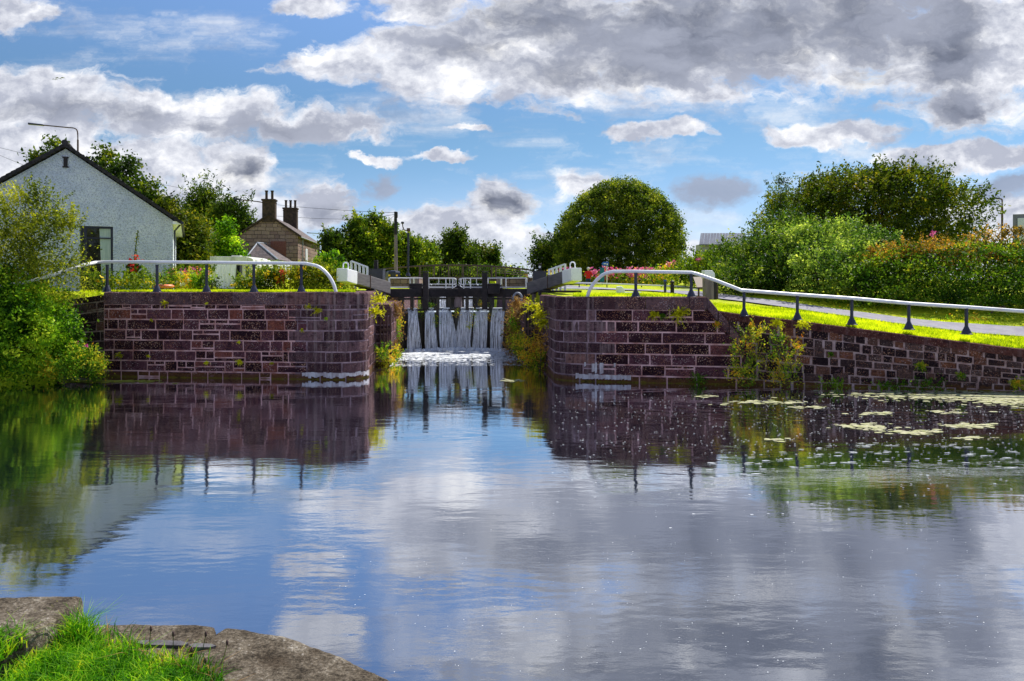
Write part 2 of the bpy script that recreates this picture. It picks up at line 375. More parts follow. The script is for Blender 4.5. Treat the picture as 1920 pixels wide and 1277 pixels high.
def water_fn(nt):
    w = wpos(); x, y, z = sep(w)
    swell = noise(mapv(w, (.55, 1.3, 1)), 1.1, 3, .55)
    rip = noise(mapv(w, (1, 1.9, 1)), 3.2, 4, .6)
    fine = noise(mapv(w, (1, 2.4, 1)), 14, 3, .6)
    # rings spreading across the pool from the outfall and a wake on the right
    dx = x - 11.0; dy = y - 21.2; r1 = mth('SQRT', dx * dx * .10 + dy * dy)
    rings = mth('SINE', r1 * 13.0 + (noise(w, .7, 3, .6)) * 7.0) * sstep(r1, 0.2, 1.6) * sstep(r1, 2.2, 5.2, (1, 0))
    patch = sstep(noise(mapv(w, (.35, 1, 1)), .35, 3, .6), .38, .62)
    near = sstep(y, 6, 20)
    hgt = swell * .0065 + rip * (.0008 + .0014 * patch * near) + fine * (.00015 + .0003 * patch) + rings * .0018
    b = nt.nodes.new('ShaderNodeBump'); b.inputs['Strength'].default_value = 1; b.inputs['Distance'].default_value = 1.0
    S.put(b.inputs['Height'], hgt)
    g = nt.nodes.new('ShaderNodeBsdfGlossy'); g.inputs['Roughness'].default_value = .02; g.inputs['Color'].default_value = (.93, .95, 1, 1)
    d = nt.nodes.new('ShaderNodeBsdfDiffuse'); d.inputs['Color'].default_value = (.012, .016, .022, 1)
    nt.links.new(b.outputs[0], g.inputs['Normal']); nt.links.new(b.outputs[0], d.inputs['Normal'])
    lw = nt.nodes.new('ShaderNodeFresnel'); lw.inputs['IOR'].default_value = 2.3; nt.links.new(b.outputs[0], lw.inputs['Normal'])
    f = sstep(S(lw.outputs[0]), .0, .55, (.30, .98))
    m = nt.nodes.new('ShaderNodeMixShader'); S.put(m.inputs[0], f)
    nt.links.new(d.outputs[0], m.inputs[1]); nt.links.new(g.outputs[0], m.inputs[2]); return m.outputs[0]
M['water'] = mat('canal_water', water_fn)

# ------------------------------------------------------------------ the setting: water, banks, path
def sheet(name, pts, m, label=None):
    mb = MB(); mb.poly(pts); o = mb.build(name, m, fix=False); setp(o, label, kind='structure'); return o
sheet('canal_water', [(-95, -12, 0), (95, -12, 0), (95, 38.8, 0), (-95, 38.8, 0)], M['water'])
def lockpoly(u, v0, v1, z): return [L(-u, v0, z), L(u, v0, z), L(u, v1, z), L(-u, v1, z)]
sheet('lock_chamber_water', lockpoly(3.6, 12.75, 34, 1.98), M['water'])
sheet('upper_canal_water', lockpoly(3.6, 34.3, 41, 2.9), M['water'])
sheet('upper_bank', lockpoly(4.0, 41, 72, 3.02), M['lawn'])
sheet('distant_ground', [(-700, 84, 3.2), (700, 84, 3.2), (700, 2200, 3.2), (-700, 2200, 3.2)], M['lawn'])

def lerp_tab(x, T):
    for (a, fa), (b, fb) in zip(T, T[1:]):
        if x <= b: return fa + (fb - fa) * max(0, min(1, (x - a) / (b - a)))
    return T[-1][1]
def frontY(X):
    return lerp_tab(X, [(-40, 25.2), (-15.2, 26.9), (-14.6, 26.9), (-6, 26.05), (-5, 26), (1.5, 25.75), (3.0, 25.4), (7.7, 24.6), (15.7, 22.9), (30, 20.5), (90, 18)])
def hx(X): return lerp_tab(X, [(6.1, 2.88), (7.0, 2.40), (15.7, 1.30), (30, .9)])
def sm(t): t = max(0, min(1, t)); return t * t * (3 - 2 * t)
def G(X, Y):
    u_ = (X + 1.85 + .0738 * (Y - 26)); base = 3.03 + .8 * sm((Y - 38) / 32) * max(sm((abs(u_) - 5) / 4), sm((Y - 68) / 6))
    if u_ > 0: base -= .15 * max(0, 1 - (Y - 26) / 14)
    if X > 6.1:
        base = base - (2.88 - hx(X)) * max(0, 1 - (Y - frontY(X)) / 11)
    if X < -14.72:
        k = sm((Y - frontY(X) - 1.4 * max(0, min(1, (X + 17.6) / 1.4))) / 2.6) ; q = min(1, (-14.72 - X) / .05)
        base = base * (1 - q) + (base * k - .4 * (1 - k)) * q
    return base
def bank(name, side):
    mb = MB(); ts = [0, .15, .4, .8, 1.3, 2, 3, 4, 5, 6, 7, 8, 8.6, 9.0, 9.13, 9.2, 9.4, 9.6, 9.9, 10.3, 11, 12, 13, 14, 16, 18, 20, 23, 27, 32, 40, 55, 85]
    ys = [0, .1, .3, .6, 1, 1.5, 2, 2.6, 3.2, 4, 5, 6, 7, 8, 9.5, 11, 13, 16, 20, 25, 30, 36, 42, 50, 60]
    idx = []
    for t in ts:
        row = []
        for k in ys:
            Y = 26 + k
            for _ in range(4):
                X = -1.85 - .0738 * (Y - 26) + side * (3.72 + t); Y = frontY(X) + .35 + k
            z = G(X, Y) + random.uniform(-.015, .015) * (k > 0)
            row.append(mb.vert((X, Y, z)))
        idx.append(row)
    for i in range(len(ts) - 1):
        for j in range(len(ys) - 1):
            mb.face([idx[i][j], idx[i + 1][j], idx[i + 1][j + 1], idx[i][j + 1]])
    # skirt at the front, down below the water
    for i in range(len(ts) - 1):
        a, b = mb.v[idx[i][0]], mb.v[idx[i + 1][0]]
        mb.quad(a, b, (b[0], b[1], -1), (a[0], a[1], -1))
    for j in range(len(ys) - 1):
        a, b = mb.v[idx[0][j]], mb.v[idx[0][j + 1]]
        mb.quad(a, b, (b[0], b[1], -1), (a[0], a[1], -1))
    return setp(mb.build(name, M['lawn'], smooth=False), kind='structure')
bank('left_bank', -1); bank('right_bank', 1)
def strip(name, pts, hw, m, dz=.03):
    mb = MB(); prev = None
    P2 = []
    for (a, b) in zip(pts, pts[1:]):
        for k in range(10): P2.append((a[0] + (b[0] - a[0]) * k / 10, a[1] + (b[1] - a[1]) * k / 10))
    for i in range(len(P2) - 1):
        d = Vector((P2[i + 1][0] - P2[i][0], P2[i + 1][1] - P2[i][1], 0)).normalized(); n = Vector((-d.y, d.x, 0))
        row = []
        for q in (-1, -.5, 0, .5, 1):
            p = Vector((*P2[i], 0)) + n * hw * q; row.append(mb.vert((p.x, p.y, G(p.x, p.y) + dz)))
        if prev:
            for q in range(4): mb.face([prev[q], prev[q + 1], row[q + 1], row[q]])
        prev = row
    return setp(mb.build(name, m), kind='structure')
strip('towpath', [(26, 23.4), (17.4, 25.5), (14.0, 26.9), (12.0, 28.6), (9.4, 32), (6.5, 38), (4, 46), (1.5, 60)], .85, M['path'], .05)

# ------------------------------------------------------------------ masonry
class Path:
    def __init__(s, pts):
        s.p = [Vector((a[0], a[1], 0)) for a in pts]; s.s = [0]
        for a, b in zip(s.p, s.p[1:]): s.s.append(s.s[-1] + (b - a).length)
        s.len = s.s[-1]
        nn = []
        for i in range(len(s.p)):
            d = (s.p[min(i + 1, len(s.p) - 1)] - s.p[max(i - 1, 0)]).normalized(); nn.append(Vector((d.y, -d.x, 0)))
        s.n = nn
    def at(s, t, off=0):
        t = max(0, min(s.len, t))
        for i in range(len(s.p) - 1):
            if t <= s.s[i + 1] + 1e-9:
                k = (t - s.s[i]) / (s.s[i + 1] - s.s[i]); n = s.n[i].lerp(s.n[i + 1], k).normalized()
                if (s.p[i + 1] - s.p[i]).length > 1.2:   # long straight: flat normal away from its ends
                    d = (s.p[i + 1] - s.p[i]).normalized(); n = Vector((d.y, -d.x, 0))
                return s.p[i].lerp(s.p[i + 1], k) + n * off
        return s.p[-1] + s.n[-1] * off
def arc(c, r, a0, a1, n=8): return [(c[0] + r * math.cos(R(a0 + (a1 - a0) * i / n)), c[1] + r * math.sin(R(a0 + (a1 - a0) * i / n))) for i in range(n + 1)]
def block(mb, path, s0, s1, z0, z1, d, g=.013, ch=.016, zf=None, jit=0.0, seg=.3):
    if s1 - s0 < .05 or z1 - z0 < .04: return
    n = max(1, int(math.ceil((s1 - s0) / seg))); zf = zf or (lambda s, z: z)
    js = [random.uniform(-jit, jit) for _ in range(4)]; jz = [random.uniform(-jit, jit) for _ in range(4)]
    def vt(s, z, off): p = path.at(s, off); return mb.vert((p.x, p.y, zf(s, z)))
    cols = []
    for i in range(n + 1):
        k = i / n
        sb = s0 + g + js[0] + (s1 + js[1] - s0 - js[0] - 2 * g) * k; st = s0 + g + js[2] + (s1 + js[3] - s0 - js[2] - 2 * g) * k
        zb = z0 + g + jz[0] * (1 - k) + jz[1] * k; zt = z1 - g + jz[2] * (1 - k) + jz[3] * k
        inn = ch if i == 0 else (-ch if i == n else 0)
        dd = d + random.uniform(-.006, .006)
        zm = (zb + zt) / 2
        cols.append([vt(sb, zb, -.03), vt(sb + inn, zb + ch, dd), vt((sb + st) / 2 + inn, zm, dd + random.uniform(0, .01)), vt(st + inn, zt - ch, dd), vt(st, zt, -.03)])
    for a, b in zip(cols, cols[1:]):
        for q in range(4): mb.face([a[q], b[q], b[q + 1], a[q + 1]])
    mb.face(cols[0][::-1]); mb.face(cols[-1])
tooth = lambda z: .42 if int((z + .15) / .37 + .01) % 2 else -.25
def masonry(path, s0, s1, z0, z1, style, mbs, zf=None, limit=None, jit=.006, start=None):
    """style: snecked / ashlar / rubble ; mbs: MB ; limit(z) -> smax"""
    mb = mbs; z = z0
    while z < z1 - .03:
        hgt = {'snecked': .37, 'ashlar': .37, 'rubble': random.uniform(.17, .24)}[style]
        if z + hgt > z1 - .12: hgt = z1 - z
        s_in = s0; s0 = s0 + (start(z) if start else 0)
        s = s0 + (random.uniform(-.5, 0) if not start else 0)
        smax = min(s1, limit(z + .185)) if limit else s1
        while s < smax - .02:
            w = {'snecked': random.uniform(.28, 1.15), 'ashlar': random.uniform(.7, 1.5), 'rubble': random.uniform(.22, .5)}[style]
            if s + w > smax - .15: w = smax - s
            a, b = max(s, s0), s + w
            split = (style == 'snecked' and random.random() < .26) or (style == 'rubble' and random.random() < .12) or (style == 'ashlar' and random.random() < .10)
            rd = lambda: random.uniform(.012, .035)
            if split:
                k = z + hgt * random.choice([.25, .38, .5, .6, .72]); q = a
                mb.tint = random.random(); block(mb, path, a, b, z, k, rd(), zf=zf, jit=jit)
                c = a + (b - a) * random.uniform(.35, .65) if b - a > .5 else b
                mb.tint = random.random(); block(mb, path, a, c, k, z + hgt, rd(), zf=zf, jit=jit)
                if c < b: mb.tint = random.random(); block(mb, path, c, b, k, z + hgt, rd(), zf=zf, jit=jit)
            else:
                mb.tint = random.random(); block(mb, path, a, b, z, z + hgt, rd(), zf=zf, jit=jit, g=(.013 if style == 'snecked' or 'start' not in mb.__dict__ else .012), ch=.016 if style != 'rubble' else .03)
            s = b
        s0 = s_in; z += hgt
def backing(path, s0, s1, z0, zf, name, m, parent, off=0.004):
    mb = MB(); n = int((s1 - s0) / .25) + 1; prev = None
    for i in range(n + 1):
        s = s0 + (s1 - s0) * i / n; p = path.at(s, off); row = [mb.vert((p.x, p.y, z0)), mb.vert((p.x, p.y, zf(s)))]
        if prev: mb.face([prev[0], row[0], row[1], prev[1]])
        prev = row
    return mb.build(name, m, parent)
def coping(path, s0, s1, top, name, m, parent, h=.44, depth=.62, lens=(1.2, 1.9), over=.035, rnd=.06):
    mb = MB(); s = s0
    while s < s1 - .01:
        w = random.uniform(*lens)
        if s + w > s1 - .5: w = s1 - s
        mb.tint = random.random(); n = max(1, int(w / .25)); dz = random.uniform(-.008, .008); do = random.uniform(-.006, .006); rows = []
        for i in range(n + 1):
            t = s + .008 + (w - .016) * i / n; T = top(t) + dz; o = over + do
            prof = [(-depth, T - h), (o, T - h), (o + .006, T - rnd * 1.3), (o - rnd * .3, T - rnd * .35), (o - rnd, T), (-depth, T)]
            rows.append([mb.vert((*path.at(t, a)[:2], zz + random.uniform(-.004, .004))) for a, zz in prof])
        for a, b in zip(rows, rows[1:]):
            for q in range(6): mb.face([a[q], b[q], b[(q + 1) % 6], a[(q + 1) % 6]])
        mb.face(rows[0][::-1]); mb.face(rows[-1]); s += w
    return mb.build(name, m, parent)
def l2(u, v): p = L(u, v); return (p.x, p.y)
CT = 3.05
# left lock wing: front face, rounded nose, entrance side, then the narrower throat up to the gate
TL = R(math.degrees(math.atan2(.9973, -.0738)))
wl = thing('lock_wing_wall', 'purple sandstone canal wall left of the waterfalls, with lichen spotted coping and rounded corner', 'stone wall', (-10, 26.4, 0))
a0 = (-14.72, 26.95); a1 = (-6.05, 26.0)
nose_c = (-6.1, 26.92)
pl = Path([a0, a1] + arc(nose_c, .92, -84, 0, 9)[0:] + [l2(-3.42, 1.4), l2(-3.42, 5)])
sn = pl.s[1] - 1.55
m1 = MB(); masonry(pl, 0, 99, -.15, CT - .44, 'snecked', m1, limit=lambda z: sn + tooth(z - .185)); m1.build('masonry', M['ashlar'], wl)
m2 = MB(); masonry(pl, sn, pl.len, -.15, CT - .44, 'ashlar', m2, start=tooth); m2.build('dressed_masonry', M['nose'], wl)
backing(pl, 0, sn, -.3, lambda s: CT - .4, 'mortar', M['mortar'], wl, off=.006); backing(pl, sn, pl.len, -.3, lambda s: CT - .4, 'mortar', M['mortarn'], wl, off=.006)
coping(pl, 0, sn - .4, lambda s: CT, 'coping', M['coping'], wl); coping(pl, sn - .4, pl.len, lambda s: CT, 'dressed_coping', M['nose'], wl)
ml = MB()
for i in range(26):
    s = sn + .15 + i * .11; w = .11; zt = .24 + random.uniform(-.03, .03); p = pl.at(s, .045); q = pl.at(s + w, .045)
    if random.random() < .04: continue
    zb_ = random.uniform(.05, .13); ml.quad((p.x, p.y, zb_), (q.x, q.y, zb_ + random.uniform(-.03, .04)), (q.x, q.y, zt), (p.x, p.y, zt))
ml.build('limescale_band', M['lime'], wl)
# rough wall returning behind the bush
wr = thing('ruined_wall', 'rough broken masonry wall end behind the bush on the left bank', 'stone wall', (-16, 27.4, 0))
pr = Path([(-18.6, 28.6), (-14.72, 27.15)])
m3 = MB(); masonry(pr, 0, pr.len, -.2, 3.0, 'snecked', m3, jit=.02, zf=lambda s, z: z * (1.0 - .13 * max(0, 1 - s / pr.len) ** .7)); m3.build('masonry', M['rubble'], wr)
backing(pr, 0, pr.len, -.3, lambda s: 2.9 - .4 * (1 - s / pr.len), 'mortar', M['mortar2'], wr)
def throat(side, label):
    t = thing('lock_side_wall', label, 'stone wall', L(side * 3, 8, 0))
    pts = [l2(-3.46, 5.0), l2(-2.86, 5.05), l2(-2.86, 7.5), l2(-2.86, 12.2)]
    if side > 0: pts = [(l2(-u, v)) for u, v in [(-2.86, 12.2), (-2.86, 7.5), (-2.86, 5.05), (-3.46, 5.0)]]
    p = Path(pts); mb = MB(); masonry(p, 0, p.len, -.2, 2.15, 'ashlar', mb); mb.build('masonry', M['nose'], t)
    backing(p, 0, p.len, -.3, lambda s: 2.2, 'mortar', M['mortarn'], t)
    mb = MB(); mb.prism([L(side * 2.8, 5.0, 2.15), L(side * 4.0, 5.0, 2.15), L(side * 4.0, 12.3, 2.15), L(side * 2.8, 12.3, 2.15)], (0, 0, .36)); mb.build('coping', M['coping'], t, bevel=.04)
    # chamber wall beyond the gate
    mb = MB()
    for k in range(9):
        mb.tint = random.random(); mb.box(L(side * 3.55, 14.2 + k * 2.2, 1.55), (.9, 2.18, 2.95), RX)
    mb.build('chamber_wall', M['nose'], t)
    return t
throat(-1, 'low side wall of the lock throat left of the waterfalls, overgrown with plants')
throat(1, 'low side wall of the lock throat right of the waterfalls, overgrown with plants')
CR = 2.90
# right wing: entrance side, nose, ashlar front with a sloping end
wg = thing('lock_wing_wall', 'purple sandstone canal wall right of the waterfalls, ending in a diagonal sloping coping', 'stone wall', (4, 25.3, 0))
ncr = (2.42, 26.55)
rp = [l2(3.42, 5), l2(3.42, 1.9)] + arc(ncr, .92, 183, 262, 8) + [(3.0, 25.47), (7.9, 24.62)]
pg = Path(rp); sg = pg.s[-2] + .1
sdg = pg.s[-2] + 3.45                       # where the slope begins
lim = lambda z: sdg + .15 + max(0, 2.6 - z) * .82
m4 = MB(); masonry(pg, 0, 99, -.15, CR - .44, 'ashlar', m4, limit=lambda z: sg + tooth(z - .185)); m4.build('dressed_masonry', M['nose'], wg)
m5 = MB(); masonry(pg, sg, 99, -.15, CR - .44, 'ashlar', m5, limit=lim, start=tooth); m5.build('masonry', M['ashlar'], wg)
backing(pg, 0, sg - .02, -.3, lambda s: CR - .4, 'mortar', M['mortarn'], wg, off=.006)
mb = MB(); n = 30; prev = None
for i in range(n + 1):
    s = sg - .02 + (pg.len - sg + .02) * i / n; p = pg.at(s, .006); zt = CR - .4 if s < sdg else max(.2, CR - .4 - (s - sdg) * 1.2); row = [mb.vert((p.x, p.y, -.3)), mb.vert((p.x, p.y, zt))]
    if prev: mb.face([prev[0], row[0], row[1], prev[1]])
    prev = row
mb.build('mortar', M['mortar'], wg)
coping(pg, 0, sg - .3, lambda s: CR, 'dressed_coping', M['nose'], wg); coping(pg, sg - .3, sdg + .1, lambda s: CR, 'coping', M['coping'], wg)
mb = MB(); e0 = sdg + .1; prevp = None
for k in range(5):
    s0_, s1_ = e0 + k * .36, e0 + (k + 1) * .36 - .012; z0_, z1_ = CR - k * .44, CR - (k + 1) * .44 + .012
    mb.tint = random.random(); A, B = pg.at(s0_, .06), pg.at(s1_, .06); A2, B2 = pg.at(s0_, -.5), pg.at(s1_, -.5)
    dz = .40
    mb.hexa([(A.x, A.y, z0_ - dz), (B.x, B.y, z1_ - dz), (B2.x, B2.y, z1_ - dz), (A2.x, A2.y, z0_ - dz), (A.x, A.y, z0_), (B.x, B.y, z1_), (B2.x, B2.y, z1_), (A2.x, A2.y, z0_)])
mb.build('sloping_coping', M['coping'], wg, bevel=.05)
ml = MB()
for i in range(17):
    s = pg.s[-3] - .1 + i * .11; zt = .26 + random.uniform(-.03, .03); p = pg.at(s, .047); q = pg.at(s + .11, .047)
    ml.quad((p.x, p.y, .08), (q.x, q.y, .08 + random.uniform(0, .06)), (q.x, q.y, zt), (p.x, p.y, zt))
for (ds, w, z0, z1) in [(.55, .1, .32, .62), (.66, .07, .28, .66), (.82, .13, .26, .65), (1.3, .06, .5, .65), (.3, .05, .5, .66)]:
    p = pg.at(pg.s[-3] - .1 + ds, .047); q = pg.at(pg.s[-3] - .1 + ds + w, .047); ml.quad((p.x, p.y, z0), (q.x, q.y, z0 + .04), (q.x, q.y, z1), (p.x, p.y, z1))
ml.build('limescale_band', M['lime'], wg)
# rubble wall running down to the right
wb = thing('rubble_wall', 'long rubble retaining wall with red coping sloping down to the right under the towpath', 'stone wall', (14, 23.4, 0))
pb = Path([(6.5, 25.05), (7.9, 24.78), (15.7, 22.98), (24, 21.4)])
def btop(s):
    X = pb.at(s).x; return lerp_tab(X, [(6.5, 2.52), (6.95, 2.42), (15.7, 1.32), (24, .85)])
m6 = MB(); masonry(pb, 0, pb.len, 0, 1.0, 'x' if 0 else 'rubble', MB()) if 0 else None
NC = 7
tz = 0
fr = [0]
for k in range(NC): fr.append(fr[-1] + random.uniform(.8, 1.2))
fr = [f / fr[-1] for f in fr]
zfb = lambda s, z: -.12 + z * (btop(s) - .22 + .12)
for k in range(NC):
    s = -random.uniform(0, .3)
    while s < pb.len - .1:
        # courses thin out as the wall drops; skip every third low course to keep stones similar
        w = random.uniform(.26, .56); mergeable = random.random() < .14 and k < NC - 1
        m6.tint = random.random(); block(m6, pb, max(0, s), min(pb.len, s + w), fr[k], fr[k + 1], random.uniform(.02, .05), g=.0, ch=0, zf=zfb, seg=.3) if 0 else None
        a, b = max(0, s), min(pb.len, s + w)
        if b - a > .08:
            hh = (btop(a) - .1) * (fr[k + 1] - fr[k]); gz = .011 / max(.8, btop(a)); d = random.uniform(.02, .05)
            n = max(1, int((b - a) / .3) + 0); cols = []
            j = [random.uniform(-.022, .022) for _ in range(4)]; jz_ = random.uniform(-.02, .02); jt_ = random.uniform(-.02, .02) + (.07 if random.random() < .14 and k < NC - 1 else 0); d += .02 if jt_ > .04 else 0
            for i in range(n + 1):
                q = i / n; ss = a + .014 + j[0] + (b - a - .028 + j[1] - j[0]) * q; inn = .025 if i == 0 else (-.025 if i == n else 0)
                zb = fr[k] + gz + j[2] * .4 * (1 - q) + jz_ * .5; zt = fr[k + 1] - gz + j[3] * .4 * q + jt_ * .5; ch = gz * 1.2
                def vt(s_, z_, o_):
                    p = pb.at(s_, o_); return m6.vert((p.x, p.y, zfb(s_, z_)))
                cols.append([vt(ss, zb, -.03), vt(ss + inn, zb + ch, d), vt(ss + inn, (zb + zt) / 2, d + .012), vt(ss + inn, zt - ch, d), vt(ss, zt, -.03)])
            for A, B in zip(cols, cols[1:]):
                for q in range(4): m6.face([A[q], B[q], B[q + 1], A[q + 1]])
            m6.face(cols[0][::-1]); m6.face(cols[-1])
        s += w
m6.build('masonry', M['rubble'], wb)
backing(pb, 0, pb.len, -.3, lambda s: btop(s) - .15, 'mortar', M['mortar2'], wb, off=.012)
coping(pb, 0, pb.len, btop, 'coping', M['redcoping'], wb, h=.25, depth=.5, lens=(1.4, 2.4), over=.07, rnd=.05)

# ------------------------------------------------------------------ railings with the fat white handrail
def smooth_path(pts, n=6):
    out = []; P_ = [Vector(p) for p in pts]; P_ = [P_[0]] + P_ + [P_[-1]]
    for i in range(1, len(P_) - 2):
        a, b, c, d = P_[i - 1:i + 3]
        for k in range(n):
            t = k / n; out.append(.5 * ((2 * b) + (c - a) * t + (2 * a - 5 * b + 4 * c - d) * t * t + (3 * b - a - 3 * c + d) * t ** 3))
    out.append(P_[-2]); return out
def rail_post(parent, base, top, first=[None]):
    if first[0] is not None and abs((top - base) - first[0][1]) < .04:
        o = first[0][0].copy(); COL.objects.link(o); o.parent = parent; o.location = Vector(base_v) - wloc(parent) if 0 else o.location
    return None
post_me = {}
def post_obj(parent, base, hgt):
    mb = MB(); b = Vector((0, 0, 0))
    mb.lathe(b, [(.19, 0), (.19, .02), (.15, .03), (.125, .10), (.07, .22), (.052, .26), (.052, hgt - .07), (.06, hgt - .06), (.06, hgt)], 10)
    me_o = mb.build('post', M['navy'], None, smooth=False); me_o.parent = parent; me_o.location = Vector(base) - wloc(parent); return me_o
def front_rail(name, label, rail_pts, posts, loc, rz=.05):
    t = thing(name, label, 'railing', loc)
    mb = MB(); mb.tube(rail_pts, .075, 10, flat=.8); mb.build('handrail', M['white'], t, smooth=True)
    for (x, y, z, h) in posts: post_obj(t, (x, y, z), h)
    return t
DL = 26.35
rl = [P(-60, 552, 24.0), P(0, 537, 24.7), P(45, 530, 24.85), P(100, 515, 25.1), P(150, 499, 25.7), P(178, 492.5, 26.6)]
rl = smooth_path(rl, 5)[:-1] + [P(180, 492, 27.3), P(201, 491, 27.25), P(387, 492, 26.85), P(575, 494, 26.4)]
rl += smooth_path([P(575, 494.5, 26.4), P(597, 500, 26.4), P(614, 514, 26.4), P(625, 532, 26.4), P(630, 549, 26.4)], 5)[1:]
pL = []
for px in (201, 294.5, 387.5, 476, 565):
    D = 27.25 - (px - 201) / 374 * .85; b = P(px, 0, D); zt = 3.29 + 41.5 / F * D; pL.append((b.x, D, CT - .01, zt - CT - .04))
front_rail('canal_railing', 'white round topped handrail on dark blue posts along the left canal wall', rl, pL, (-10, 26.8, CT))
rr = smooth_path([P(1101, 558, 26.0), P(1107, 541, 25.95), P(1119, 525, 25.85), P(1133, 514, 25.75), P(1150, 509, 25.6)], 5) + \
     [P(1192, 509, 25.5), P(1296, 511, 25.15)] + smooth_path([P(1300, 511.5, 25.12), P(1345, 527, 25.0), P(1390, 544.5, 24.85)], 4)[1:] + \
     [P(1495, 552.5, 24.6), P(1597, 559.5, 24.35), P(1704, 569, 24.0), P(1812, 576, 23.7), P(1920, 584, 23.3), P(2100, 597, 22.8)]
pR = []
for px, yt, D in ((1192, 509, 25.5), (1296, 511, 25.15)):
    b = P(px, yt, D); pR.append((b.x, D, CR - .01, b.z - CR - .04))
for px, yt, yb, D in ((1395, 545, 593, 24.85), (1495, 552.5, 600, 24.6), (1597, 559.5, 609, 24.35), (1704, 569, 618, 24.0), (1812, 576, 627, 23.7)):
    b = P(px, yt, D); zb = P(px, yb, D).z; pR.append((b.x, D, zb, b.z - zb - .04))
front_rail('canal_railing', 'white handrail on dark blue posts stepping down along the right canal wall and towpath', rr, pR, (10, 24.6, 2))

# ------------------------------------------------------------------ lower lock gates
def gate(side, label, full=True, v0=11.7, zt=2.06, dv=1.3, D0=None):
    """one leaf; side -1 left. local: heel at u=side*2.86, mitre at u=0, v0+dv"""
    hw = 2.9
    g = thing('lock_gate', label, 'lock gate', L(side * hw, v0, 0))
    A = lambda k, off=0, z=0: L(side * hw * (1 - k), v0 + dv * k - off, z)     # k 0 heel .. 1 mitre ; off towards the camera
    ed = (A(1) - A(0)).normalized(); zl = zt - 2.06
    # plank face under the water lip
    mb = MB(); n = 16
    for i in range(n):
        mb.tint = random.random(); c = A((i + .5) / n, .0, (zt - .3) / 2 - .05 + zl * 0); mb.box(c, (hw / n * 1.0 * .98, .07 + random.uniform(0, .02), zt + .1 if full else 1.2), ed)
        if not full: mb.v[-8:] = [(p[0], p[1], p[2] + zt - .95) for p in mb.v[-8:]]
    mb.build('planking', M['wet'], g)
    # vertical frame posts rising to the top beam
    ztop = zt + 1.05
    for k in ((.02, .2, .43, .64, .84, .985) if full else (.05, .35, .65, .97)):
        mb = MB(); w = .3 if k > .9 else (.26 if k < .1 else .16)
        c = A(k, .12, 0); pale = k > .9; mb.beam((c.x, c.y, zt + .1 if pale else (-.2 if full else zt - .8)), (c.x, c.y, ztop - .3), w, .22, up=(0, 1, 0)); mb.build('frame_post', M['post'] if pale else M['wet'], g, bevel=.015)
        if pale:
            mb = MB(); mb.beam((c.x, c.y, -.2 if full else zt - .8), (c.x, c.y, zt + .1), w * .98, .21, up=(0, 1, 0)); mb.build('mitre_post', M['wet'], g, bevel=.015)
    # rails across the frame
    for z, h in (((zt + .55), .1), ((zt - .02), .10)):
        mb = MB(); mb.beam(A(.0, .08, z), A(1, .08, z), .16, h); mb.build('cross_rail', M['wet'], g)
    mb = MB(); mb.beam(A(-.22, .14, ztop - .2), A(.992, .14, ztop - .2), .34, .42); mb.build('top_beam', M['black'], g, bevel=.02)
    # walkway railing
    mb = MB(); rr_ = .028; za, zb_ = ztop + .08, ztop + .55
    k0, k1 = (-.2, .96)
    pts = [A(k0, -.15, za)] + [A(k1 - .03, -.15, za), A(k1, -.15, za + .06), A(k1, -.15, zb_ - .06), A(k1 - .03, -.15, zb_)] + [A(k0 + .02, -.15, zb_), A(k0, -.15, zb_ - .06), A(k0, -.15, za)]
    mb.tube(pts, rr_, 6)
    for k in (-.18, .16, .48, .78, .9): mb.tube([A(k, -.15, ztop - .2), A(k, -.15, zb_ + .02)], rr_, 6)
    mb.build('walkway_railing', M['whitec'], g)
    return g, A, ztop
gl, AL, zt_ = gate(-1, 'left leaf of the black lower lock gate with water pouring over it')
gr, AR, _ = gate(1, 'right leaf of the black lower lock gate with water pouring over it')
gate(-1, 'left leaf of the upper lock gate far behind the waterfalls', False, 33.2, 2.25)
gate(1, 'right leaf of the upper lock gate far behind the waterfalls', False, 33.2, 2.25)
for side, g, A, bx, pkx, pk in ((-1, gl, AL, 780, 798, .0), (1, gr, AR, 926, 909, 0)):
    D = 37.8
    mb = MB(); a = P(bx, 0, D); mb.box((a.x, a.y, P(0, 541, D).z), (.62, .4, .52)); mb.box((a.x, a.y, P(0, 534.5, D).z), (.68, .46, .05)); mb.build('gear_box', M['black'], g, bevel=.02)
    mb = MB(); a = P(pkx, 0, D - .1); mb.box((a.x, a.y, (P(0, 511.5, D).z + P(0, 580, D).z) / 2), (.27, .24, 68 / ppm(D))); mb.box((a.x, a.y, P(0, 511, D).z + .03), (.31, .28, .05)); mb.build('paddle_post', M['black'], g, bevel=.02)
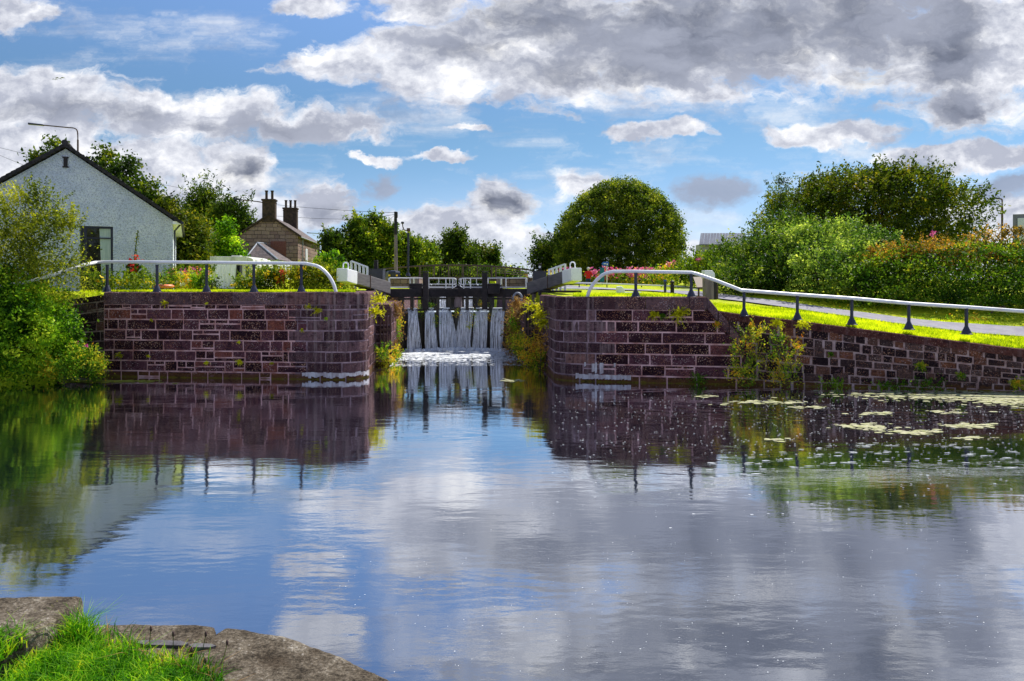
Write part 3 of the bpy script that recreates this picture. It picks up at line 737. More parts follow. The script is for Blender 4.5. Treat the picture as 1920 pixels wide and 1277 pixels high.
# balance beams, cranked towards the near bank
def bbeam(g, far, near, wf, endlen, side):
    far = Vector(far); near = Vector(near); d = (near - far); ln = d.length; dn = d.normalized(); cut = near - dn * endlen
    mb = MB(); mb.beam(far, cut, .46, .60, .44, .52); bb = mb.build('balance_beam', M['timber'], g, bevel=.03)
    mb = MB(); mb.beam(cut + dn * .003, near, .47, .56, .46, .53); e = mb.build('beam_end', M['whitec'], bb, bevel=.03)
    r = dn.cross(Vector((0, 0, 1)))
    c = near - dn * .5 + Vector((0, 0, .27)); mb = MB(); mb.tube(smooth_path([c - r * .1, c - r * .1 + Vector((0, 0, .22)), c + Vector((0, 0, .29)), c + r * .1 + Vector((0, 0, .22)), c + r * .1], 4), .028, 6); mb.build('lifting_loop', M['whitec'], bb)
    mb = MB(); c = far.lerp(near, .52); mb.box(c + Vector((0, 0, -.0)), (.05, .50, .62), dn); mb.build('iron_strap', M['rust'], bb)
    # supports under the beam
    c = far.lerp(near, .12); mb = MB(); mb.box((c.x, c.y, (c.z - .3 + 1.9) / 2), (.34, .34, c.z - .3 - 1.9)); mb.build('heel_post', M['post'], g, bevel=.02)
    c = far.lerp(near, .38); mb = MB(); mb.box((c.x, c.y, c.z - .52), (.42, .5, .5)); mb.build('bearing_block', M['post'], g, bevel=.03)
    mb = MB(); mb.box((c.x + side * .6, c.y, 2.95), (1.9, 1.6, .22)); mb.build('footboard', M['black'], g)
bbeam(gl, P(724, 540, 36.8), P(641, 515.5, 30.0), .6, 1.35, -1)
bbeam(gr, P(996, 541.5, 36.8), P(1081, 514.5, 30.0), .6, 1.2, 1)
def hand(g, xs, yts, yb, D):
    mb = MB()
    for x, y in zip(xs, yts): mb.tube([P(x, yb, D), P(x, y, D)], .055, 6)
    mb.tube([P(xs[0], yts[0] + 1, D), P(xs[-1], yts[-1] + 1, D)], .05, 6); mb.build('step_handrail', M['whitec'], g)
hand(gl, (658.5, 666.5, 674, 681.5, 688.5), (489, 492, 495, 498, 500), 542, 35)
hand(gr, (1029.5, 1036.5, 1043.5, 1051, 1059.5), (505, 502, 499, 497, 494.5), 545, 35)
for side, bx0, bx1, by0, by1, px0, px1, py0 in ((-1, 694, 720, 505, 527, 701.5, 708.5, 488), (1, 999, 1024, 509, 530, 1009, 1015.5, 494)):
    D = 37.5
    t = thing('paddle_gear', 'dark sluice winding box with a black post standing ' + ('left' if side < 0 else 'right') + ' of the lower gate', 'sluice gear', P((bx0 + bx1) / 2, by1, D))
    mb = MB(); c = P((bx0 + bx1) / 2, (by0 + by1 + 8) / 2, D); mb.box(c, ((bx1 - bx0) / ppm(D), .8, (by1 - by0 + 8) / ppm(D))); hs = mb.build('housing', M['navy'], t, bevel=.02)
    mb = MB(); c2 = P((bx0 + bx1) / 2, by0, D); mb.box(c2, ((bx1 - bx0) / ppm(D) + .06, .86, .04)); mb.build('lid', M['navy'], hs)
    mb = MB(); c = P((px0 + px1) / 2, (py0 + by0) / 2, D + .1); mb.box(c, ((px1 - px0) / ppm(D), .2, (by0 - py0) / ppm(D))); pp = mb.build('post', M['black'], t, bevel=.015)
    if side > 0:
        mb = MB(); c = P(1012, 500.5, D - .05); mb.lathe((0, 0, 0), [(.06, 0), (.06, .03)], 12); mb.v = [(c.x + x, c.y - z, c.z + y) for x, y, z in mb.v]; mb.build('white_disc', M['whitec'], pp)
# iron grilles facing out of the throat
for side, xa, xb, ya in ((-1, 713, 732, 580), (1, 985, 1002, 578)):
    t = thing('iron_grille', 'rusty iron bar grille ' + ('left' if side < 0 else 'right') + ' of the falling water in the lock mouth', 'grille', P((xa + xb) / 2, 652, 30.6))
    D = 30.6
    for x in np.linspace(xa, xb, 4):
        mb = MB(); mb.tube([P(x, 655, D), P(x, ya, D)], .028, 6); mb.build('bar', M['rust'], t)
    for y in (ya + 3, ya + 38, 650):
        mb = MB(); mb.beam(P(xa - 1, y, D), P(xb + 1, y, D), .06, .08); mb.build('cross_bar', M['rust'], t)
    mb = MB(); mb.quad(P(xa - 2, 668, D + .35), P(xb + 2, 668, D + .35), P(xb + 2, ya - 4, D + .35), P(xa - 2, ya - 4, D + .35)); mb.build('recess_shade', M['black'], t)  # flat black sheet, painted stand-in for the shade behind the bars

# ------------------------------------------------------------------ falling water and foam
def fall_fn(nt):
    w = wpos(); n = noise(mapv(w, (11, 2, .3)), 1.7, 5, .7); n2 = noise(mapv(w, (34, 4, .7)), 1.7, 4, .7)
    p = bsdf(nt, mix(n2, (.62, .68, .80), (.95, .96, 1)), .35, .5)
    tr = nt.nodes.new('ShaderNodeBsdfTransparent'); m = nt.nodes.new('ShaderNodeMixShader')
    S.put(m.inputs[0], sstep(n * .60 + n2 * .5, .45, .66)); nt.links.new(tr.outputs[0], m.inputs[1]); nt.links.new(p, m.inputs[2]); return m.outputs[0]
M['fall'] = mat('falling_water', fall_fn)
M['foam'] = worn('foam_white', (.85, .88, .93), (.65, .70, .80), 9, .6, .3, .8, bd=.03)
falls = [(764, 781, 766, 791, 'leftmost white waterfall beside the overgrown left side wall'), (796, 813, 799, 821, 'narrow waterfall, second from the left over the lock gate'),
         (822, 844, 826, 860, 'waterfall just left of the gate centre, leaning to the right'), (864, 888, 850, 882, 'waterfall just right of the gate centre, leaning to the left'),
         (893, 916, 883, 912, 'waterfall second from the right over the lock gate'), (924, 947, 917, 942, 'rightmost waterfall beside the overgrown right side wall')]
def gateY(px):
    X = (px - 960) / F * 38; u = X + 1.85 + .0738 * 12; return 26 + .9973 * (11.7 + 1.3 * (1 - min(1, abs(u) / 2.9))) + .0738 * u
for a, b, c, d, lab in falls:
    t = thing('waterfall', lab, 'waterfall', P((c + d) / 2, 655, 38.2), 'waterfalls over the lower lock gate')
    for part, off, nx in (('water_sheet', 0, 14), ('spray_sheet', .09, 8)):
        mb = MB(); rows = []
        for j in range(15):
            q = j / 14; z = 2.07 - 2.1 * q; row = []
            for i in range(nx + 1):
                k = i / nx; px = (a + (b - a) * k) * (1 - q ** .8) + (c + (d - c) * k) * q ** .8 + 1.4 * math.sin(q * 5 + a) * q * (k - .5) * 2 + .8 * math.sin(q * 3 + b)
                Dm = gateY(px) + .05 - .12 - .62 * math.sqrt(q) - off; row.append(mb.vert(((px - 960) / F * Dm, Dm + .03 * math.sin(i * 2.1 + off * 50), z)))
            rows.append(row)
        for r0, r1 in zip(rows, rows[1:]):
            for i in range(nx): mb.face([r0[i], r0[i + 1], r1[i + 1], r1[i]])
        mb.build(part, M['fall'], t, smooth=True)
    gy_ = gateY((a + b) / 2); mb = MB(); mb.box(((((a + b) / 2) - 960) / F * gy_, gy_ - .05, 2.11), ((b - a) / F * 38.2, .25, .07)); mb.build('lip', M['foam'], t, bevel=.02)
    mb = MB()
    for i in range(16):
        px = random.uniform(c - 5, d + 5); yy_ = gateY(px) - .8 + random.uniform(-.3, .3); mb.lathe(((px - 960) / F * yy_, yy_, -.03), [(.12, 0), (.13, .04), (.08, .1 + random.uniform(0, .08)), (.0, .16)], 7)
    mb.build('splash', M['foam'], t, smooth=True)
for (xa, xb) in ((819, 836), (870, 886)):
    t = MB(); 
    for i in range(8):
        x0 = xa + (xb - xa) * i / 8; x1 = x0 + (xb - xa) / 8
        t.quad(P(x0, 580, 56.5), P(x1, 580, 56.5), P(x1, 556, 57.5), P(x0, 556, 57.5))
    o = t.build('waterfall', M['fall'], None, P((xa + xb) / 2, 580, 57)); setp(o, 'small distant cascade seen through the gate frame, ' + ('left' if xa < 850 else 'right') + ' of its centre post', 'waterfall', 'waterfalls over the upper lock gate')
def foam_fn(thr):
    def fn(nt):
        w = wpos(); x, y, z = sep(w); n = noise(mapv(w, (1, 1.2, 1)), 4.5, 6, .7); n3 = noise(mapv(w, (.6, 1, 1)), .8, 3, .6)
        p = bsdf(nt, mix(n, (.50, .55, .62), (.84, .86, .92)), .6, .3, 0, n, 1, .08)
        tr = nt.nodes.new('ShaderNodeBsdfTransparent'); m = nt.nodes.new('ShaderNodeMixShader')
        dens = sstep(y, 25.0, 39.0) * .46 + n * 1.9 + n3 * .5 - .68
        S.put(m.inputs[0], sstep(dens, .80, .90)); nt.links.new(tr.outputs[0], m.inputs[1]); nt.links.new(p, m.inputs[2]); return m.outputs[0]
    return fn
M['foamsheet'] = mat('foam_sheet', foam_fn(.6))
mb = MB(); mb.poly([L(-2.8, 4.4, .012), L(2.8, 4.4, .012), L(2.8, 12.2, .012), L(-2.8, 12.2, .012)]); o = mb.build('churned_foam', M['foamsheet'])
setp(o, 'white churned foam on the water below the waterfalls', 'foam', kind='stuff')
# scum patches and specks on the pool
def scum(name, label, spots, m, z=.008, seed=3):
    rn = random.Random(seed); mb = MB()
    for (x, y, rx, ry) in spots:
        k = rn.randint(7, 12); mb.tint = rn.random(); a0 = rn.random() * 6; zz = z + rn.random() * .008
        mb.poly([(x + rx * math.cos(a0 + 6.283 * i / k) * rn.uniform(.6, 1.1), y + ry * math.sin(a0 + 6.283 * i / k) * rn.uniform(.6, 1.1), zz) for i in range(k)][:: 1])
    o = mb.build(name, m); return setp(o, label, 'scum' if 'scum' in name else 'foam', kind='stuff')
M['scum'] = worn('yellowish_scum', (.46, .43, .30), (.24, .26, .10), 6, .8, .2, .4, stain=(.30, .34, .05), stain_amt=.4)
def wat(px, py): D = H * F / (py - HZ); return ((px - 960) / F * D, D)
def patch(px, py, wpx, hpx, n, rs=(.02, .085)):
    n = int(n * 1.5)
    out = []
    for i in range(n):
        x, y = wat(px + random.gauss(0, wpx / 2.8), py + random.gauss(0, hpx / 2.2) - random.gauss(0, wpx / 90)); r = random.uniform(*rs); out.append((x, y, r * 1.6, r))
    return out
sp = []
for (px, py, w, h, n) in ((1440, 755, 100, 4, 60), (1800, 741, 260, 8, 420), (1900, 747, 200, 9, 420), (2000, 752, 200, 14, 300), (1650, 741, 110, 4, 60), (1880, 755, 60, 4, 30), (1520, 764, 50, 3, 14),
                          (1625, 801, 80, 5, 46), (1715, 811, 90, 5, 46), (1815, 799, 70, 6, 46), (1325, 743, 30, 3, 10), (1830, 822, 60, 3, 14), (1450, 826, 40, 3, 8), (1640, 776, 80, 4, 20),
                          (960, 714, 30, 3, 18), (1770, 772, 60, 4, 16)):
    sp += patch(px, py, w, h, n)
scum('floating_scum', 'pale yellowish scum patches floating below the rubble wall', sp, M['scum'])
sp = []
for i in range(1700):
    px = 1030 + 900 * random.random() ** .8; py = 722 + abs(random.gauss(0, 85))
    if py > 1000: continue
    x, y = wat(px, py); r = random.uniform(.004, .013); sp.append((x, y, r * 2.2, r))
for i in range(420):
    px = random.uniform(620, 1900); py = random.uniform(820, 1270); x, y = wat(px, py); r = random.uniform(.002, .0065); sp.append((x, y, r * 1.3, r))
for i in range(130):   # curved foam lines of the wake
    k = random.random(); px = 1330 + 590 * k; py = 868 - 34 * math.sin(k * 2.6) + random.choice([0, 14, 30]) + random.gauss(0, 2); x, y = wat(px, py); r = random.uniform(.006, .018); sp.append((x, y, r * 6, r))
scum('foam_specks', 'fine white foam specks scattered over the dark reflections on the right', sp, M['foam'], seed=5)
sp = []
for i in range(200):
    px = random.gauss(205, 45); py = 713.5 + abs(random.gauss(0, 2.2)); x, y = wat(px, py); r = random.uniform(.04, .12); sp.append((x, y, r * 1.5, r))
scum('waterweed_scum', 'yellow green weed floating at the foot of the left bank', sp, mat('weed', lambda nt: bsdf(nt, (.30, .30, .03), .8)), seed=8)

# ------------------------------------------------------------------ vegetation
V = {}
V['bright'] = leafmat('bright_leaves', [(.15, (.015, .05, .004)), (.45, (.06, .17, .012)), (.75, (.20, .34, .03)), (.95, (.40, .48, .08))], .4)
V['birch'] = leafmat('birch_leaves', [(.15, (.018, .035, .004)), (.45, (.09, .13, .014)), (.75, (.25, .28, .04)), (.95, (.46, .42, .12))], .4)
V['dark'] = leafmat('dark_leaves', [(.15, (.008, .022, .004)), (.5, (.03, .065, .01)), (.8, (.09, .13, .018)), (.97, (.17, .17, .03))], .3)
V['olive'] = leafmat('olive_leaves', [(.15, (.012, .024, .003)), (.45, (.036, .068, .008)), (.75, (.10, .125, .016)), (.95, (.24, .20, .03))], .3)
V['mid'] = leafmat('mid_green_leaves', [(.15, (.015, .035, .005)), (.5, (.06, .12, .014)), (.8, (.18, .23, .03)), (.97, (.36, .34, .06))], .35)
V['silver'] = leafmat('silver_willow_leaves', [(.15, (.010, .03, .006)), (.4, (.05, .12, .025)), (.7, (.20, .30, .09)), (.95, (.46, .48, .24))], .3)
V['orange'] = leafmat('orange_tipped_leaves', [(.15, (.04, .04, .01)), (.4, (.13, .10, .02)), (.65, (.28, .16, .05)), (.95, (.40, .28, .11))], .35)
V['yellow'] = leafmat('yellow_green_fronds', [(.15, (.18, .22, .01)), (.5, (.42, .42, .02)), (.8, (.62, .50, .04)), (.97, (.70, .36, .05))], .4)
V['autumn'] = leafmat('mixed_autumn_leaves', [(.1, (.02, .07, .006)), (.4, (.09, .22, .02)), (.62, (.36, .36, .05)), (.8, (.52, .24, .04)), (.97, (.45, .08, .03))], .35)
V['dome'] = leafmat('dome_tree_leaves', [(.12, (.008, .02, .003)), (.40, (.035, .07, .010)), (.66, (.12, .17, .028)), (.92, (.27, .30, .06))], .3)
V['coton'] = leafmat('hedge_leaves', [(.12, (.008, .024, .003)), (.42, (.025, .075, .008)), (.7, (.10, .18, .02)), (.95, (.26, .29, .05))], .3)
V['deep'] = leafmat('deep_green_leaves', [(.12, (.006, .02, .004)), (.45, (.03, .075, .012)), (.75, (.12, .18, .035)), (.95, (.28, .33, .10))], .3)
V['bush'] = leafmat('bush_leaves', [(.14, (.006, .03, .003)), (.40, (.035, .12, .008)), (.66, (.14, .28, .02)), (.92, (.36, .46, .06))], .3)
V['dry'] = leafmat('dry_stems', [(.15, (.10, .06, .02)), (.5, (.30, .16, .05)), (.8, (.46, .27, .10)), (.97, (.5, .36, .2))], .3)
V['pink'] = leafmat('pink_petals', [(.1, (.45, .04, .22)), (.5, (.70, .12, .42)), (.9, (.85, .35, .65))], .3)
V['red'] = leafmat('red_petals', [(.1, (.50, .02, .02)), (.5, (.75, .04, .04)), (.9, (.8, .15, .12))], .3)
V['gold'] = leafmat('yellow_petals', [(.1, (.75, .42, .01)), (.5, (.85, .60, .02)), (.9, (.9, .75, .1))], .3)
V['wpet'] = leafmat('white_petals', [(.1, (.7, .7, .6)), (.9, (.85, .85, .8))], .3)
V['grass'] = leafmat('foreground_grass', [(.1, (.012, .07, .004)), (.4, (.05, .20, .010)), (.7, (.13, .30, .02)), (.93, (.34, .40, .05)), (1, (.5, .38, .12))], .45, clump=3.5)
M['bark'] = worn('bark', (.05, .035, .03), (.10, .075, .06), 6, .9, .1, .8, stretch=(3, 3, .6))

def lobe(px, py, D, w, h, depth=None):
    c = P(px, py, D); rx = w / 2 / ppm(D); return (c.x, c.y, c.z, rx, depth / 2 if depth else rx * .9, h / 2 / ppm(D))
def plant(name, label, cat, lobes, base, mt, ncl=500, per=26, cr=.35, leaf=.18, shell=.8, zmin=None, group=None, twigs=0, tl=1.0, asp=.5, flow=None, tr=.12, seed=1, trunk=True, lump=.12, extra=None, droop=0.0, flat=.7, trunkname='trunk', sd=.1):
    base = Vector(base); t = thing(name, label, cat, base, group)
    zmin = base.z + .05 if zmin is None else zmin
    pts, ti = crown_points(lobes, ncl, per, cr, shell, zmin, lump=lump, flow=flow, flat=flat, sd=sd)
    if twigs:
        bs, ds, ls = [], [], []
        for i in range(twigs):
            l = lobes[int(rng.integers(len(lobes)))]; d = unit(rng.normal(size=(1, 3)))[0]; d[2] = abs(d[2]) * .8 + .25; d /= np.linalg.norm(d)
            if d[1] > .5: d[1] *= -1
            bs.append([l[0] + d[0] * l[3] * .85, l[1] + d[1] * l[4] * .85, l[2] + d[2] * l[5] * .85]); ds.append(d + np.array([0, 0, .7])); ls.append(tl * rng.uniform(.5, 1.3))
        p2, t2 = sprays(bs, ds, ls, 26, leaf * .35, droop); k = p2[:, 2] > zmin; pts = np.vstack([pts, p2[k]]); ti = np.concatenate([ti, t2[k]])
    dirs = None
    q = leaf_quads(pts, leaf, asp, dirs)
    quads_obj('crown' if trunk else 'foliage', q, ti, mt, t)
    if trunk:
        mb = MB(); limbs(mb, base - Vector((0, 0, .2)), 0, lobes, 10, tr, seed); mb.build(trunkname, M['bark'], t)
    else:
        mb = MB(); rn = random.Random(seed)
        for i in range(7):
            l = lobes[i % len(lobes)]; e = Vector((l[0] + rn.uniform(-.6, .6) * l[3], l[1] + rn.uniform(-.5, .5) * l[4], l[2] + rn.uniform(-.1, .7) * l[5])); s0 = Vector((l[0] + rn.uniform(-.2, .2) * l[3], l[1], max(zmin - .1, l[2] - l[5] * .95)))
            mb.tube([s0, s0.lerp(e, .5) + Vector((0, 0, .1)), e], tr * .5, 6, tr * .12)
        mb.build('stalk', M['bark'], t)
    return t
def gp(px, D, dz=0): X = (px - 960) / F * D; return (X, D, G(X, D) + dz)

# left bank, near
plant('birch_tree', 'feathery yellow green birch in front of the white house at the left edge', 'tree',
      [lobe(45, 425, 25.6, 110, 120, 1.8), lobe(85, 470, 25.4, 110, 130, 2.0), lobe(10, 490, 25.4, 130, 170, 2.2), lobe(78, 395, 25.7, 50, 70, 1.0), lobe(95, 530, 25.3, 120, 90, 1.8), lobe(-60, 470, 25.6, 150, 200, 2.4), lobe(128, 440, 25.6, 34, 60, .7)],
      (-16.6, 25.9, .4), V['birch'], 900, 22, .2, .085, shell=.5, twigs=330, tl=.8, tr=.05, zmin=1.9, droop=.15)
plant('leafy_bush', 'bright green leafy bush overhanging the water at the foot of the birch', 'bush',
      [lobe(45, 630, 24.9, 170, 170, 2.6), lobe(10, 570, 25.1, 150, 130, 2.4), lobe(85, 590, 25.5, 80, 100, 1.4), lobe(-80, 600, 24.8, 240, 230, 3), lobe(105, 660, 25.4, 60, 80, 1.2)],
      (-16.3, 25.0, 0), V['bush'], 2300, 22, .16, .12, shell=.82, zmin=.03, twigs=80, tl=.6, tr=.06, trunk=False, lump=.2)
plant('autumn_weeds', 'orange and green weeds growing between the leafy bush and the left wall', 'weeds',
      [lobe(155, 682, 25.0, 80, 56, .8), lobe(118, 692, 24.6, 60, 40, .7), lobe(180, 692, 25.3, 30, 44, .5)], (-14.4, 25.2, 0), V['autumn'], 330, 18, .12, .075, shell=.6, zmin=.02, trunk=False, tr=.02, twigs=30, tl=.5)
def flower_spikes(name, label, spots, D, mt_f, mt_s, hgt, cat='flowers', fs=.05, n=14, leafm=None):
    x0, y0 = spots[0]; t = thing(name, label, cat, P(x0, y0, D)); fp = []; mb = MB(); lp = []
    for (px, py) in spots:
        top = P(px, py, D + random.uniform(-.2, .2)); base = top - Vector((random.uniform(-.05, .05), 0, hgt)); mb.tube([base, base.lerp(top, .5), top], .008, 4)
        for i in range(n): fp.append(top - Vector((random.gauss(0, fs * .6), random.gauss(0, fs * .6), abs(random.gauss(0, hgt * .22)))))
        for i in range(10): lp.append(base.lerp(top, random.random() * .7) + Vector((random.gauss(0, .05), random.gauss(0, .05), 0)))
    mb.build('stalk', V['dry'] if leafm is None else leafm, t)
    fp = np.array(fp); quads_obj('blossom', leaf_quads(fp, fs, .8), rng.random(len(fp)), mt_f, t)
    lp = np.array(lp); quads_obj('foliage', leaf_quads(lp, fs * 1.6, .4), rng.random(len(lp)), mt_s, t)
    return t
flower_spikes('purple_thistle', 'two magenta thistle heads beside the broken wall end', [(143, 637), (162, 645)], 25.6, V['pink'], V['bright'], .5, fs=.07)

# trees behind the white house
def T(name, label, lobes, D, mt, **k):
    px = k.pop('bx', None); c = lobes[0]; X = c[0] if px is None else (px - 960) / F * D
    return plant(name, label, 'tree', lobes, (X, D, G(X, min(D, 80))), mt, **k)
T('sycamore_tree', 'dark leafy treetop showing above the left slope of the white house roof', [lobe(80, 300, 52, 34, 18, 1.5), lobe(104, 285, 52, 22, 34, 1.5), lobe(120, 370, 52, 150, 110, 4), lobe(66, 295, 52, 20, 10, 1), lobe(102, 268, 52, 12, 16, 1)], 52, V['dark'], ncl=260, per=22, cr=.28, leaf=.28, tr=.25, bx=120)
T('sycamore_tree', 'dark green tree rising directly behind the right slope of the white house roof', [lobe(206, 325, 50, 34, 70, 2), lobe(238, 350, 50, 50, 84, 3), lobe(262, 395, 50, 56, 100, 4), lobe(200, 420, 50, 120, 140, 5), lobe(200, 290, 50, 16, 30, 1.2), lobe(245, 305, 50, 18, 28, 1.2), lobe(170, 310, 50, 26, 24, 1.5), lobe(285, 360, 50, 18, 44, 1.4)], 50, V['dark'], ncl=620, per=24, cr=.3, leaf=.27, tr=.25, bx=230, lump=.15)
T('lime_tree', 'yellowing bushy tree between the white house and the bright green sapling', [lobe(332, 440, 47, 54, 90, 3), lobe(358, 455, 47, 50, 90, 3), lobe(318, 392, 48, 40, 44, 2), lobe(345, 490, 47, 84, 80, 3), lobe(372, 430, 47, 24, 40, 2)], 47, V['olive'], ncl=620, per=24, cr=.28, leaf=.22, tr=.2, lump=.2)
T('poplar_tree', 'tall dark poplar between the white house and the stone cottage, left of its neighbour', [lobe(378, 395, 95, 44, 84), lobe(392, 385, 95, 30, 50), lobe(366, 410, 95, 34, 60)], 95, V['dark'], ncl=300, per=22, cr=.5, leaf=.5, tr=.3, asp=.3, twigs=30, tl=2.5)
T('poplar_tree', 'rounder dark poplar standing just left of the stone cottage chimney', [lobe(440, 410, 92, 50, 70), lobe(425, 400, 92, 26, 44), lobe(452, 432, 92, 36, 60), lobe(408, 412, 92, 20, 44)], 92, V['dark'], ncl=280, per=22, cr=.5, leaf=.5, tr=.3, asp=.3, twigs=24, tl=2)
T('young_maple', 'bright green conical sapling in front of the stone cottage', [lobe(424, 468, 56, 50, 50, 1.6), lobe(424, 432, 56, 22, 44, 1), lobe(400, 484, 56, 36, 34, 1.3), lobe(444, 482, 56, 30, 30, 1.2)], 56, V['bright'], ncl=420, per=22, cr=.24, leaf=.24, tr=.12, lump=.25)
# trees in the middle distance
for i, (lb, D, m, lab, n) in enumerate([
    ([lobe(628, 472, 80, 34, 70, 3), lobe(622, 458, 80, 22, 40, 2), lobe(644, 490, 80, 34, 60, 3)], 80, 'dark', 'dark round tree just right of the stone cottage', 300),
    ([lobe(672, 455, 82, 40, 90), lobe(668, 430, 82, 18, 34), lobe(684, 480, 82, 44, 80)], 82, 'mid', 'tree with a pointed wind bent top, left of the telegraph pole', 300),
    ([lobe(708, 450, 84, 46, 80), lobe(702, 425, 84, 22, 36), lobe(722, 475, 84, 50, 80), lobe(730, 448, 84, 26, 40)], 84, 'mid', 'tall ragged tree immediately left of the telegraph pole', 380),
    ([lobe(770, 480, 86, 50, 60), lobe(755, 460, 86, 24, 40), lobe(790, 490, 86, 60, 56)], 86, 'mid', 'loose green tree behind the camera mast', 300),
    ([lobe(815, 492, 100, 80, 60), lobe(800, 475, 100, 50, 40), lobe(840, 485, 100, 40, 40)], 100, 'olive', 'low olive tree behind the middle of the footbridge', 320),
    ([lobe(853, 460, 96, 40, 44), lobe(858, 446, 96, 24, 22), lobe(870, 485, 96, 50, 50)], 96, 'dark', 'dark tree with a rounded top standing above the footbridge', 320),
    ([lobe(893, 490, 100, 40, 50), lobe(905, 480, 100, 24, 30), lobe(880, 500, 100, 50, 40)], 100, 'olive', 'green tree behind the right half of the footbridge', 260),
    ([lobe(925, 490, 98, 12, 40), lobe(925, 475, 98, 6, 14), lobe(926, 505, 98, 18, 40)], 98, 'dark', 'slim dark sapling at the right end of the row behind the footbridge', 110)]):
    T('tree' if 0 else ['ash_tree', 'birch_tree', 'birch_tree', 'ash_tree', 'hawthorn_tree', 'oak_tree', 'hawthorn_tree', 'sapling'][i], lab, lb, D, V[m], ncl=int(n * 1.4), per=22, cr=.4, leaf=.36, tr=.2, twigs=30, tl=1.3, seed=i, group='trees behind the lock and footbridge', lump=.2)
T('round_tree', 'large dome shaped clipped looking tree right of the lock', [lobe(1163, 470, 59.5, 242, 262, 9), lobe(1163, 462, 59.5, 238, 250, 9), lobe(1130, 455, 59.5, 164, 194, 7), lobe(1195, 450, 59.5, 164, 204, 7), lobe(1100, 470, 58.5, 90, 90, 4), lobe(1235, 465, 58.5, 80, 110, 4), lobe(1165, 375, 59, 120, 60, 5)], 58,
  V['dome'], ncl=7500, per=20, cr=.17, leaf=.17, tr=.35, shell=.88, lump=.035, sd=.07, twigs=160, tl=.6, bx=1160)
T('hawthorn_tree', 'low ragged dark tree leaning out left of the dome shaped tree', [lobe(1040, 475, 66, 70, 60), lobe(1022, 490, 66, 50, 50), lobe(1060, 500, 66, 80, 40)], 66, V['dark'], ncl=420, per=22, cr=.36, leaf=.26, tr=.15, twigs=60, tl=1.3)
T('spreading_tree', 'broad dark olive tree rising behind the hedges on the right', [lobe(1640, 400, 46, 330, 150, 7), lobe(1590, 370, 46, 200, 90, 6), lobe(1690, 365, 46, 180, 90, 6), lobe(1770, 410, 46, 140, 130, 6), lobe(1500, 410, 46, 140, 90, 6), lobe(1640, 460, 46, 380, 110, 7), lobe(1650, 345, 46, 100, 50, 4), lobe(1545, 370, 46, 90, 50, 4)], 46,
  V['olive'], ncl=2600, per=20, cr=.34, leaf=.2, tr=.3, twigs=240, tl=1.0, lump=.14)
T('rowan_sapling', 'thin dark sapling poking up at the left end of the broad olive tree', [lobe(1460, 362, 40, 34, 22), lobe(1463, 385, 40, 40, 30), lobe(1460, 346, 40, 14, 10), lobe(1468, 410, 40, 60, 40)], 40, V['dark'], ncl=130, per=18, cr=.2, leaf=.16, tr=.06, asp=.3, twigs=20, tl=.6)
def hedge(name, label, lobes, D, m, **k): 
    c = lobes[0]; return plant(name, label, 'bush', lobes, (c[0], D, G(c[0], D)), V[m], trunk=False, **k)
hedge('wild_shrub', 'loose green shrub with wispy shoots between the dome tree and the grey shed', [lobe(1335, 500, 44, 80, 54, 3), lobe(1300, 508, 46, 60, 44, 3), lobe(1362, 492, 42, 50, 40, 3)], 44, 'mid', ncl=420, per=20, cr=.26, leaf=.17, twigs=60, tl=.8)
hedge('dark_hedge', 'dense dark green bush right behind the white topped post', [lobe(1425, 497, 36, 130, 110, 4), lobe(1390, 540, 34, 120, 90, 3), lobe(1465, 450, 38, 110, 80, 4), lobe(1390, 490, 38, 66, 54, 3), lobe(1470, 530, 34, 140, 110, 3)], 36, 'deep', ncl=1500, per=20, cr=.22, leaf=.14, twigs=160, tl=.8, lump=.2)
hedge('silver_willow', 'pale silvery green willow bush at the centre of the right hand hedge', [lobe(1560, 460, 35, 160, 90, 3), lobe(1600, 490, 33, 150, 100, 3), lobe(1540, 520, 32, 120, 110, 3), lobe(1640, 470, 34, 90, 60, 2.5), lobe(1500, 470, 35, 110, 90, 3)], 34, 'silver', ncl=1400, per=20, cr=.22, leaf=.13, twigs=120, tl=.6, lump=.2)
hedge('cotoneaster_hedge', 'layered dark green hedge with drooping branches at the far right', [lobe(1700, 540, 31, 280, 150, 4), lobe(1850, 540, 30, 280, 170, 4), lobe(1620, 560, 31, 140, 90, 3), lobe(2040, 540, 29, 300, 190, 4), lobe(1960, 500, 31, 200, 110, 4), lobe(1760, 580, 29.6, 300, 70, 2), lobe(1900, 590, 28.4, 300, 70, 2), lobe(1780, 500, 32, 340, 90, 3), lobe(1650, 510, 32, 160, 80, 3)], 31, 'coton', ncl=3600, per=22, cr=.2, leaf=.12, lump=.1, flow=(1.8, 0, .45), flat=.45)
hedge('orange_shrub', 'orange tipped shoots growing along the top of the layered hedge', [lobe(1760, 475, 31.5, 260, 46, 3), lobe(1690, 485, 31.5, 140, 36, 2), lobe(1890, 455, 31.5, 180, 46, 3), lobe(2020, 450, 31.5, 200, 60, 3), lobe(1840, 490, 30.6, 240, 30, 2)], 31.5, 'orange', ncl=430, per=18, cr=.2, leaf=.11, twigs=200, tl=.4, zmin=3.2, flow=(1.5, 0, .3), flat=.5)
hedge('bramble_verge', 'weedy green verge along the far side of the towpath', [lobe(1650, 592, 30, 260, 22, 1), lobe(1850, 610, 27.8, 260, 34, 1), lobe(1450, 572, 33, 200, 22, 1.2), lobe(2000, 620, 27, 200, 34, 1)], 29, 'autumn', ncl=420, per=18, cr=.16, leaf=.1, zmin=1.4)
flower_spikes('fireweed', 'pink fireweed flowers in a row under the dome shaped tree', [(1100 + random.uniform(0, 150), random.uniform(499, 508)) for _ in range(34)] + [(1044 + random.uniform(0, 26), random.uniform(499, 507)) for _ in range(10)], 52, V['pink'], V['mid'], 1.6, fs=.16, n=18)
